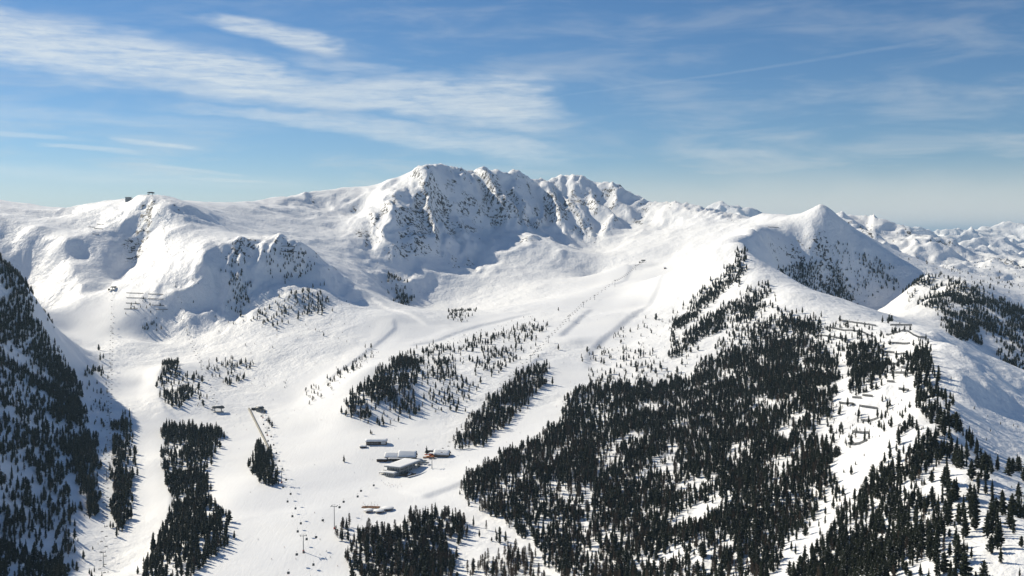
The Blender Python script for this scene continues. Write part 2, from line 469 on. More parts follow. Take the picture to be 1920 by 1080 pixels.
def height(x, y):
    x = np.asarray(x, dtype=float)
    y = np.asarray(y, dtype=float)
    h = base_h(x, y)
    rocky, pis = local_fields(x, y)
    calm = 1.0 - 0.88 * pis
    # downhill-running gullies on the rough faces
    e = 24.0
    gx = (base_h(x + e, y) - base_h(x - e, y)) / (2 * e)
    gy = (base_h(x, y + e) - base_h(x, y - e)) / (2 * e)
    slope = np.sqrt(gx * gx + gy * gy)
    steep = sstep(0.25, 0.8, slope)
    wx = x + 40 * fbm(x / 190, y / 190, 3, 5)
    wy = y + 40 * fbm(x / 190, y / 190, 3, 9)
    big = fbm(wx / 420, wy / 420, 3, 21) * 9.0 * (0.35 + steep)
    r1 = (ridged(wx / 210, wy / 260, 4, 40, 0.42) - 0.9) * 34.0
    r2 = (ridged(wx / 70, wy / 85, 4, 77) - 0.9) * 11.0
    face = np.clip(sum(blob(x, y, *b) for b in ((860,400,3950,260),(1000,390,4180,240),(1100,390,4230,200),(800,430,3680,180))), 0, 1)
    ribs = (ridged(wx / 170 + wy / 900, wy / 900, 4, 140, 0.45) - 0.95) * 62.0
    dsky, _s, _t = poly_dist(x, y, SKYLINE)
    face = face * (0.25 + 0.75 * sstep(10, 110, dsky))
    rocky_in = rocky * (0.3 + 0.7 * sstep(10, 120, dsky))
    h = h + calm * face * ribs
    crest = np.exp(-(dsky / 55.0) ** 2) * sstep(-420, -250, x) * (1 - sstep(750, 1000, x))
    h = h + crest * ((ridged(x / 62, y / 62, 3, 940, 0.5) - 0.9) * 15.0 + 3.0)
    spurs = (ridged(wx / 170, wy / 260, 4, 240, 0.48) - 0.95) * 7.0
    fr = np.clip(sum(blob(x, y, *b) for b in ((450,520,2620,110),(560,490,2710,90),(380,530,2590,90))), 0, 1)
    far = np.clip(blob(x, y, 1760, 480, 4300, 650) + blob(x, y, 1640, 450, 4600, 400), 0, 1)
    h = h + far * (ridged(wx / 420, wy / 480, 4, 640, 0.45) - 1.0) * 62.0
    h = h + calm * fr * (ridged(wx / 70, wy / 130, 4, 340, 0.46) - 0.95) * 17.0
    h = h + calm * steep * (1 - np.clip(face + rocky, 0, 1)) * spurs
    h = h + calm * (big + rocky_in * ((1 - 0.8 * face) * r1 * 0.75 + r2 * 0.55))
    h = h + calm * (fbm(x / 90, y / 90, 4, 55) * 2.6 + fbm(x / 22, y / 22, 3, 91) * 0.55 * (0.5 + steep) + rocky * fbm(x / 16, y / 16, 3, 93) * 1.6)
    h = h + (1 - calm) * fbm(x / 160, y / 160, 2, 61) * 2.0
    hc = at(1540, 393, 3250)
    rh = np.sqrt((x - hc[0]) ** 2 + (y - hc[1]) ** 2)
    h = h + 16.0 * np.clip(1 - rh / 95.0, 0, 1) ** 1.5
    for poly, drop, reach, wid in BANKS_W:
        d, s, t = poly_dist(x, y, poly)
        fade = sstep(0.0, 0.12, t) * (1 - sstep(0.88, 1.0, t))
        sd = -d * s        # high side positive
        hi = sstep(-wid, 0, sd) * (1 - sstep(reach * 0.25, reach, sd)) * drop * 0.55
        lo = (1 - sstep(-wid, 0, sd)) * (1 - sstep(reach * 0.3, reach, -sd)) * drop * 0.45
        h = h + fade * (hi - lo)
    return h
def mesh_from_grid(name, X, Y, Zh, attrs=None):
    nr, nc = X.shape
    V = np.stack([X, Y, Zh], -1).reshape(-1, 3).astype(np.float32)
    idx = np.arange(nr * nc).reshape(nr, nc)
    Q = np.stack([idx[:-1, :-1], idx[:-1, 1:], idx[1:, 1:], idx[1:, :-1]], -1).reshape(-1, 4).astype(np.int32)
    me = bpy.data.meshes.new(name)
    me.vertices.add(len(V))
    me.vertices.foreach_set('co', V.ravel())
    me.loops.add(Q.size)
    me.loops.foreach_set('vertex_index', Q.ravel())
    me.polygons.add(len(Q))
    me.polygons.foreach_set('loop_start', np.arange(0, Q.size, 4, dtype=np.int32))
    me.polygons.foreach_set('loop_total', np.full(len(Q), 4, dtype=np.int32))
    me.polygons.foreach_set('use_smooth', np.ones(len(Q), dtype=bool))
    me.update(calc_edges=True)
    for k, a in (attrs or {}).items():
        at_ = me.attributes.new(k, 'FLOAT', 'POINT')
        at_.data.foreach_set('value', np.asarray(a, dtype=np.float32).ravel())
    ob = bpy.data.objects.new(name, me)
    COL.objects.link(ob)
    return ob


# ------------------------------------------------------------------ materials
class NT:
    """tiny node-building helper for a material"""
    def __init__(self, name):
        self.mat = bpy.data.materials.new(name)
        self.mat.use_nodes = True
        self.t = self.mat.node_tree
        self.bsdf = self.t.nodes['Principled BSDF']

    def n(self, typ, **kw):
        nd = self.t.nodes.new(typ)
        for k, v in kw.items():
            setattr(nd, k, v)
        return nd

    def link(self, a, b):
        self.t.links.new(a, b)

    def val(self, sock, v):
        if isinstance(v, (int, float, tuple)):
            sock.default_value = v
        else:
            self.link(v, sock)

    def math(self, op, a, b=0.0, clamp=False):
        nd = self.n('ShaderNodeMath', operation=op, use_clamp=clamp)
        self.val(nd.inputs[0], a)
        self.val(nd.inputs[1], b)
        return nd.outputs[0]

    def smooth(self, v, a, b):
        nd = self.n('ShaderNodeMapRange', interpolation_type='SMOOTHSTEP')
        self.val(nd.inputs['Value'], v)
        nd.inputs['From Min'].default_value = a
        nd.inputs['From Max'].default_value = b
        return nd.outputs[0]

    def noise(self, scale, detail=3, rough=0.55, sc=(1, 1, 1), coord='Object', dist=0.0):
        tc = self.n('ShaderNodeTexCoord')
        mp = self.n('ShaderNodeMapping')
        mp.inputs['Scale'].default_value = sc
        self.link(tc.outputs[coord], mp.inputs['Vector'])
        nd = self.n('ShaderNodeTexNoise')
        nd.inputs['Scale'].default_value = scale
        nd.inputs['Detail'].default_value = detail
        nd.inputs['Roughness'].default_value = rough
        nd.inputs['Distortion'].default_value = dist
        self.link(mp.outputs[0], nd.inputs['Vector'])
        return nd.outputs['Fac']

    def mix(self, f, a, b):
        nd = self.n('ShaderNodeMix', data_type='RGBA')
        self.val(nd.inputs[0], f)
        self.val(nd.inputs[6], a)
        self.val(nd.inputs[7], b)
        return nd.outputs[2]

    def attr(self, name, typ='GEOMETRY'):
        nd = self.n('ShaderNodeAttribute', attribute_name=name, attribute_type=typ)
        return nd.outputs['Fac']

    def bump(self, h, strength, distance):
        nd = self.n('ShaderNodeBump')
        self.val(nd.inputs['Strength'], strength)
        nd.inputs['Distance'].default_value = distance
        self.link(h, nd.inputs['Height'])
        self.link(nd.outputs[0], self.bsdf.inputs['Normal'])

    def base(self, c):
        self.val(self.bsdf.inputs['Base Color'], c)

    def rough(self, r, spec=0.3):
        self.val(self.bsdf.inputs['Roughness'], r)
        self.bsdf.inputs['Specular IOR Level'].default_value = spec


def plain(name, rgb, rough=0.7, spec=0.3, var=0.18, scale=0.8, metal=0.0):
    k = NT(name)
    nz = k.noise(scale, 4, 0.6)
    dark = tuple(c * (1 - var) for c in rgb) + (1,)
    lite = tuple(min(1, c * (1 + var)) for c in rgb) + (1,)
    k.base(k.mix(k.smooth(nz, 0.3, 0.7), dark, lite))
    k.rough(rough, spec)
    k.bsdf.inputs['Metallic'].default_value = metal
    return k.mat


SNOW = (0.91, 0.92, 0.925, 1)


def snow_material(name, far=False):
    k = NT(name)
    rock = k.attr('rock')
    piste = k.attr('piste')
    fine = k.noise(0.085 if not far else 0.006, 5, 0.65, (1, 1, 0.55))
    fine2 = k.noise(0.16 if not far else 0.02, 3, 0.6)
    rk = k.math('ADD', rock, k.math('MULTIPLY', k.math('SUBTRACT', fine, 0.5), 2.2))
    rk = k.math('ADD', rk, k.math('MULTIPLY', k.math('SUBTRACT', fine2, 0.5), 1.0))
    mask = k.smooth(rk, 0.40, 0.52)
    rcol = k.mix(k.smooth(fine2, 0.3, 0.7), (0.028, 0.027, 0.028, 1), (0.105, 0.097, 0.09, 1))
    wide = k.noise(0.008, 3, 0.5)
    scol = k.mix(k.smooth(wide, 0.35, 0.7), (0.89, 0.90, 0.91, 1), (0.93, 0.935, 0.93, 1))
    k.base(k.mix(mask, scol, rcol))
    k.rough(0.55, 0.25)
    if not far:
        rough_amt = k.math('SUBTRACT', 1.0, piste, True)
        mog = k.noise(0.13, 4, 0.62, (1, 0.8, 0.6))
        rip = k.noise(0.035, 3, 0.5, (1, 1, 1))
        groom = k.noise(0.30, 3, 0.6, (1.0, 0.10, 0.3), dist=0.6)
        hgt = k.math('ADD', k.math('MULTIPLY', mog, k.math('ADD', k.math('MULTIPLY', rough_amt, 2.4), 0.06)),
                     k.math('MULTIPLY', rip, k.math('ADD', k.math('MULTIPLY', rough_amt, 4.0), 0.5)))
        hgt = k.math('ADD', hgt, k.math('MULTIPLY', groom, k.math('ADD', k.math('MULTIPLY', piste, 0.22), 0.08)))
        hgt = k.math('ADD', hgt, k.math('MULTIPLY', k.math('MULTIPLY', mask, fine2), 7.0))
        # ski tracks: thin wandering grooves
        for sc_, st in (((1.0, 0.22, 0.4), 0.045), ((0.8, 0.5, 0.5), 0.03)):
            tn = k.noise(st, 3, 0.5, sc_, dist=0.4)
            tr_ = k.math('SUBTRACT', 1.0, k.smooth(k.math('ABSOLUTE', k.math('SUBTRACT', tn, 0.5)), 0.0, 0.035))
            hgt = k.math('SUBTRACT', hgt, k.math('MULTIPLY', tr_, 0.06))
        k.bump(hgt, 0.85, 1.0)
    else:
        k.bump(k.math('ADD', k.math('MULTIPLY', fine, 40.0), k.math('MULTIPLY', fine2, 6.0)), 0.6, 1.0)
    return k.mat


# ------------------------------------------------------------------ the main snow ground
NC, NR = 860, 1120
_u = np.linspace(-0.70, 0.70, NC)
_y = 260.0 * (5900.0 / 260.0) ** (np.linspace(0, 1, NR))
TY = np.repeat(_y[:, None], NC, 1)
TX = np.clip(_u[None, :] * (TY + 250.0), -3380, 3380)
TZ = height(TX, TY)


def grid_slope():
    zx = np.gradient(TZ, axis=1) / np.maximum(np.gradient(TX, axis=1), .5)
    zy = np.gradient(TZ, axis=0) / np.gradient(TY, axis=0)
    return np.sqrt(zx ** 2 + zy ** 2)


def rock_field():
    rocky, pis = local_fields(TX, TY)
    sl = grid_slope()
    clump = fbm(TX / 90, TY / 170, 4, 303, 0.6)
    r = -0.58 + 0.62 * rocky + 0.50 * sstep(0.5, 1.4, sl) * (0.3 + rocky) + 0.85 * clump * (0.25 + rocky)
    r = np.minimum(r, 0.37)
    r = np.where(pis > 0.5, -1.0, r)
    return r, pis


RK, PS = rock_field()
ground = mesh_from_grid('snow_ground', TX, TY, TZ, {'rock': RK, 'piste': PS})
ground['kind'] = 'structure'
ground.data.materials.append(snow_material('snow_and_rock'))


def ground_z(x, y):
    return height(np.array([float(x)]), np.array([float(y)]))[0]


def on_ground(px, py, d0=500.0, d1=5600.0, n=900):
    """where the view line through a photo pixel meets the ground"""
    D = d0 * (d1 / d0) ** np.linspace(0, 1, n)
    a = at(px, py, 1.0)
    h = height(a[0] * D, D)
    below = a[2] * D < h
    i = int(np.argmax(below))
    if not below[i]:
        i = n - 1
    if i > 0:
        f0, f1 = a[2] * D[i - 1] - h[i - 1], a[2] * D[i] - h[i]
        t = f0 / (f0 - f1) if f0 != f1 else 0
        Dm = D[i - 1] + t * (D[i] - D[i - 1])
    else:
        Dm = D[0]
    return Vector((a[0] * Dm, Dm, ground_z(a[0] * Dm, Dm)))
# ------------------------------------------------------------------ far ranges
def far_range(name, lines, y0, y1, x0, x1, nc, nr, depth, jag, seed):
    gx = np.linspace(0, 1, nc)
    yy = np.linspace(y0, y1, nr)[:, None] * np.ones((1, nc))
    xx = (x0 + (x1 - x0) * gx)[None, :] * np.ones((nr, 1))
    zz = np.full(xx.shape, depth)
    for ln in lines:
        P = np.array([at(*p) for p in ln])
        order = np.argsort(P[:, 0])
        crest_z = np.interp(xx, P[order, 0], P[order, 2])
        crest_y = np.interp(xx, P[order, 0], P[order, 1])
        wob = fbm(xx / 900, yy / 900, 3, seed + 3) * 260
        d = yy - crest_y + wob * 0.35
        prof = np.where(d < 0, -d * 0.50, d * 0.75)
        wx = xx + 250 * fbm(xx / 1300, yy / 1300, 3, seed + 21)
        wy = yy + 250 * fbm(xx / 1300, yy / 1300, 3, seed + 25)
        rr = ridged(wx / 900 + seed, wy / 1200, 4, seed, 0.42) - 0.95
        z = crest_z - prof + rr * jag * (0.10 + sstep(0, 500, np.abs(d)) * 0.8) + (ridged(wx / 240, wy / 300, 3, seed + 9, 0.45) - 0.95) * jag * 0.11
        zz = np.maximum(zz, z)
    e1 = np.gradient(zz, axis=1) / np.gradient(xx, axis=1)
    e2 = np.gradient(zz, axis=0) / np.gradient(yy, axis=0)
    sl = np.sqrt(e1 ** 2 + e2 ** 2)
    rock = -0.85 + 0.75 * sstep(0.5, 1.3, sl) + 0.25 * fbm(xx / 300, yy / 300, 3, seed + 5)
    ob = mesh_from_grid(name, xx, yy, zz, {'rock': rock, 'piste': np.zeros(xx.shape)})
    ob['kind'] = 'structure'
    ob.data.materials.append(FARSNOW)
    return ob


FARSNOW = snow_material('far_snow', far=True)
far_range('mountain_range_middle', [
    [(1480, 470, 6600), (1600, 440, 6600), (1660, 432, 6600), (1700, 436, 6400), (1750, 452, 6300), (1800, 466, 6200), (1850, 462, 6400), (1920, 470, 6600), (2100, 470, 6600)],
    [(1600, 440, 7600), (1690, 428, 7600), (1740, 434, 7600), (1790, 450, 7500), (1850, 443, 7600), (1900, 450, 7600), (2100, 460, 7600)],
], 5300, 9000, 1500, 4600, 380, 360, -700, 250, 12)
far_range('mountain_range_far', [
    [(1200, 430, 11000), (1300, 400, 11000), (1330, 388, 11000), (1352, 380, 11000), (1380, 389, 11000), (1400, 392, 11000), (1425, 402, 11000), (1480, 425, 11000), (1560, 430, 11500), (1640, 428, 12000), (1680, 424, 12000), (1720, 428, 12000), (1760, 440, 12000), (1800, 434, 12000), (1840, 424, 12500), (1880, 418, 12500), (1930, 420, 12500), (2100, 430, 12500)],
    [(1300, 430, 16000), (1500, 425, 16000), (1600, 420, 16000), (1650, 428, 16000), (1700, 424, 16000), (1760, 432, 16000), (1830, 428, 16000), (1900, 424, 16000), (2100, 424, 16000)],
], 9000, 19000, 500, 9500, 460, 340, -900, 340, 44)
# a broad snow plain under the far ranges, out to the horizon
def valley_floor():
    xs = np.linspace(-60000, 60000, 60)
    ys = np.concatenate([np.linspace(5700, 20000, 30), np.linspace(22000, 90000, 25)])
    xx, yy = np.meshgrid(xs, ys)
    zz = -900 + 260 * fbm(xx / 7000, yy / 7000, 3, 5)
    ob = mesh_from_grid('far_valley_floor', xx, yy, zz, {'rock': np.full(xx.shape, -1.0), 'piste': np.zeros(xx.shape)})
    ob['kind'] = 'structure'
    ob.data.materials.append(FARSNOW)
valley_floor()
# ================================================================== TREES
rng = np.random.default_rng(7)


def needle_material(name, dark, lite, snow):
    k = NT(name)
    nz = k.noise(1.1, 3, 0.6)
    info = k.n('ShaderNodeObjectInfo')
    tint = k.math('ADD', k.math('MULTIPLY', k.smooth(nz, 0.3, 0.72), 0.7), k.math('MULTIPLY', info.outputs['Random'], 0.3))
    col = k.mix(tint, dark, lite)
    geo = k.n('ShaderNodeNewGeometry')
    sep = k.n('ShaderNodeSeparateXYZ')
    k.link(geo.outputs['Normal'], sep.inputs[0])
    up = k.math('ABSOLUTE', sep.outputs[2])
    sn = k.noise(0.9, 2, 0.5, (1, 1, 1))
    f = k.math('MULTIPLY', k.smooth(up, 0.45, 0.8), k.smooth(sn, 0.60, 0.68))
    k.base(k.mix(k.math('MULTIPLY', f, snow), col, (0.8, 0.82, 0.85, 1)))
    k.rough(0.8, 0.1)
    return k.mat


NEEDLES = needle_material('pine_needles', (0.005, 0.008, 0.006, 1), (0.032, 0.038, 0.021, 1), 0.40)
BARK = plain('bark', (0.055, 0.042, 0.032), 0.9, 0.1, 0.3, 3.0)
TWIGS = plain('larch_twigs', (0.10, 0.075, 0.055), 0.9, 0.05, 0.35, 2.0)


def new_mesh(name, V, Fc, mat, smooth=False):
    me = bpy.data.meshes.new(name)
    me.from_pydata([tuple(v) for v in V], [], Fc)
    me.materials.append(mat)
    if smooth:
        for p in me.polygons:
            p.use_smooth = True
    me.update()
    return me


def tube(V, Fc, p0, p1, r0, r1, n=6):
    p0, p1 = np.array(p0, float), np.array(p1, float)
    d = p1 - p0
    d = d / (np.linalg.norm(d) + 1e-9)
    a = np.cross(d, (0, 0, 1) if abs(d[2]) < .9 else (1, 0, 0))
    a /= np.linalg.norm(a)
    b = np.cross(d, a)
    k = len(V)
    for p, r in ((p0, r0), (p1, r1)):
        for i in range(n):
            t = 2 * math.pi * i / n
            V.append(p + a * r * math.cos(t) + b * r * math.sin(t))
    for i in range(n):
        j = (i + 1) % n
        Fc.append((k + i, k + j, k + n + j, k + n + i))
    Fc.append(tuple(k + i for i in reversed(range(n))))
    Fc.append(tuple(k + n + i for i in range(n)))


def conifer_meshes(name, H, R, prof, nlev, seed, droop):
    """crown of branch tents in whorls round a jagged dark core, plus a tapered trunk with limbs"""
    rg = np.random.default_rng(seed)
    V, Fc = [], []
    # core
    n, L = 7, 7
    rings = []
    for l in range(L + 1):
        t = l / L
        z = H * (0.10 + 0.88 * t)
        ring = []
        for i in range(n):
            a = 2 * math.pi * i / n + rg.uniform(-.25, .25)
            r = R * prof(t) * rg.uniform(0.30, 0.62) + 0.02
            V.append((r * math.cos(a), r * math.sin(a), z + rg.uniform(-.3, .3)))
            ring.append(len(V) - 1)
        rings.append(ring)
    for l in range(L):
        for i in range(n):
            j = (i + 1) % n
            Fc.append((rings[l][i], rings[l][j], rings[l + 1][j], rings[l + 1][i]))
    Fc.append(tuple(rings[0][::-1]))
    Fc.append(tuple(rings[-1]))
    bulge = [rg.uniform(0.75, 1.2) for _ in range(8)]
    for l in range(nlev):
        t = (l + rg.uniform(0, .6)) / nlev
        z = H * (0.06 + 0.92 * t)
        rad = R * prof(t)
        nb = max(3, int(9 * (0.35 + 0.75 * prof(t))))
        a0 = rg.uniform(0, 6.28)
        for b in range(nb):
            if rg.random() < 0.12:
                continue
            a = a0 + 6.283 * b / nb + rg.uniform(-.35, .35)
            ln = rad * rg.uniform(0.55, 1.3) * bulge[int(a / 6.283 * 8) % 8]
            w = max(0.25, ln * rg.uniform(0.26, 0.42))
            zz = z + rg.uniform(-.5, .5)
            dz = -droop * ln * rg.uniform(0.5, 1.3) + 0.5 * t * ln
            ca, sa = math.cos(a), math.sin(a)
            k = len(V)
            V.append((0.12 * ln * ca, 0.12 * ln * sa, zz + 0.25 * w))
            m = 0.6 * ln
            V.append((m * ca - w * sa, m * sa + w * ca, zz + dz * 0.6 - 0.22 * w))
            V.append((m * ca + w * sa, m * sa - w * ca, zz + dz * 0.6 - 0.22 * w))
            V.append((ln * ca, ln * sa, zz + dz))
            V.append((m * ca * 0.95, m * sa * 0.95, zz + dz * 0.5 + 0.42 * w))
            V.append((m * ca * 0.8, m * sa * 0.8, zz + dz * 0.6 - 0.75 * w))
            Fc += [(k, k + 1, k + 4), (k, k + 4, k + 2), (k + 1, k + 3, k + 4), (k + 4, k + 3, k + 2), (k + 1, k + 5, k + 3), (k + 2, k + 3, k + 5)]
    # leader
    k = len(V)
    V += [(0.3, 0, H * 0.93), (-0.15, 0.26, H * 0.93), (-0.15, -0.26, H * 0.93), (0, 0, H * 1.0)]
    Fc += [(k, k + 1, k + 3), (k + 1, k + 2, k + 3), (k + 2, k, k + 3)]
    crown = new_mesh(name + '_crown', V, Fc, NEEDLES)
    V, Fc = [], []
    tube(V, Fc, (0, 0, -1.2), (0, 0, H * 0.45), R * 0.11, R * 0.07, 6)
    tube(V, Fc, (0, 0, H * 0.45), (0, 0, H * 0.96), R * 0.07, 0.03, 5)
    for b in range(9):
        a = rg.uniform(0, 6.28)
        z = H * rg.uniform(0.12, 0.6)
        ln = R * 0.7
        tube(V, Fc, (0, 0, z), (ln * math.cos(a), ln * math.sin(a), z - 0.2 * ln), 0.07, 0.02, 3)
    trunk = new_mesh(name + '_trunk', V, Fc, BARK)
    return trunk, crown


def larch_meshes(name, H, R, seed):
    rg = np.random.default_rng(seed)
    V, Fc = [], []
    for b in range(170):
        t = rg.random() ** 0.85
        z = H * (0.16 + 0.82 * t)
        rad = R * (1 - t) ** 0.75 * rg.uniform(0.5, 1.1) + 0.25
        a = rg.uniform(0, 6.283)
        ca, sa = math.cos(a), math.sin(a)
        dz = rg.uniform(-.25, .30) * rad
        w = rg.uniform(0.09, 0.17)
        k = len(V)
        V += [(0, 0, z + w), (0, 0, z - w), (rad * ca, rad * sa, z + dz)]
        Fc.append((k, k + 1, k + 2))
        for s in range(3):     # hanging side twigs
            f = rg.uniform(0.3, 1.0)
            px, py, pz = rad * ca * f, rad * sa * f, z + dz * f
            l2 = rg.uniform(0.25, 0.55) * R * 0.6
            a2 = a + rg.choice([-1, 1]) * rg.uniform(0.5, 1.3)
            k = len(V)
            V += [(px - 0.09 * sa, py + 0.09 * ca, pz + .09), (px + 0.09 * sa, py - 0.09 * ca, pz - .09),
                  (px + l2 * math.cos(a2), py + l2 * math.sin(a2), pz - 0.35 * l2)]
            Fc.append((k, k + 1, k + 2))
    crown = new_mesh(name + '_crown', V, Fc, TWIGS)
    V, Fc = [], []
    tube(V, Fc, (0, 0, -1.2), (0, 0, H * 0.5), R * 0.10, R * 0.06, 6)
    tube(V, Fc, (0, 0, H * 0.5), (0, 0, H), R * 0.06, 0.03, 5)
    trunk = new_mesh(name + '_trunk', V, Fc, BARK)
    return trunk, crown


spruce_prof = lambda t: max(0.03, (1 - t ** 1.25) ** 0.85 * (0.45 + 0.55 * min(1, t * 5 + .15)))
stone_prof = lambda t: max(0.05, (1 - t ** 2.6) ** 0.8 * (0.45 + 0.55 * min(1, t * 3.5 + .1)) * (0.92 + 0.1 * math.sin(9 * t)))
slim_prof = lambda t: max(0.04, (1 - t ** 1.6) ** 0.9 * (0.5 + 0.5 * min(1, t * 5)))
# unit trees 10 m high; (trunk, crown)
CONIFERS = [conifer_meshes('spruce', 10, 2.1, spruce_prof, 19, 1, 0.28),
            conifer_meshes('stone_pine', 10, 2.0, stone_prof, 17, 2, 0.10),
            conifer_meshes('slim_spruce', 10, 1.6, slim_prof, 20, 3, 0.30),
            conifer_meshes('broad_pine', 10, 2.5, stone_prof, 16, 4, 0.08),
            conifer_meshes('old_pine', 10, 2.0, stone_prof, 14, 5, 0.2)]
LARCHES = [larch_meshes('larch', 10, 1.9, 11), larch_meshes('larch_b', 10, 1.6, 12), larch_meshes('larch_c', 10, 2.2, 13)]

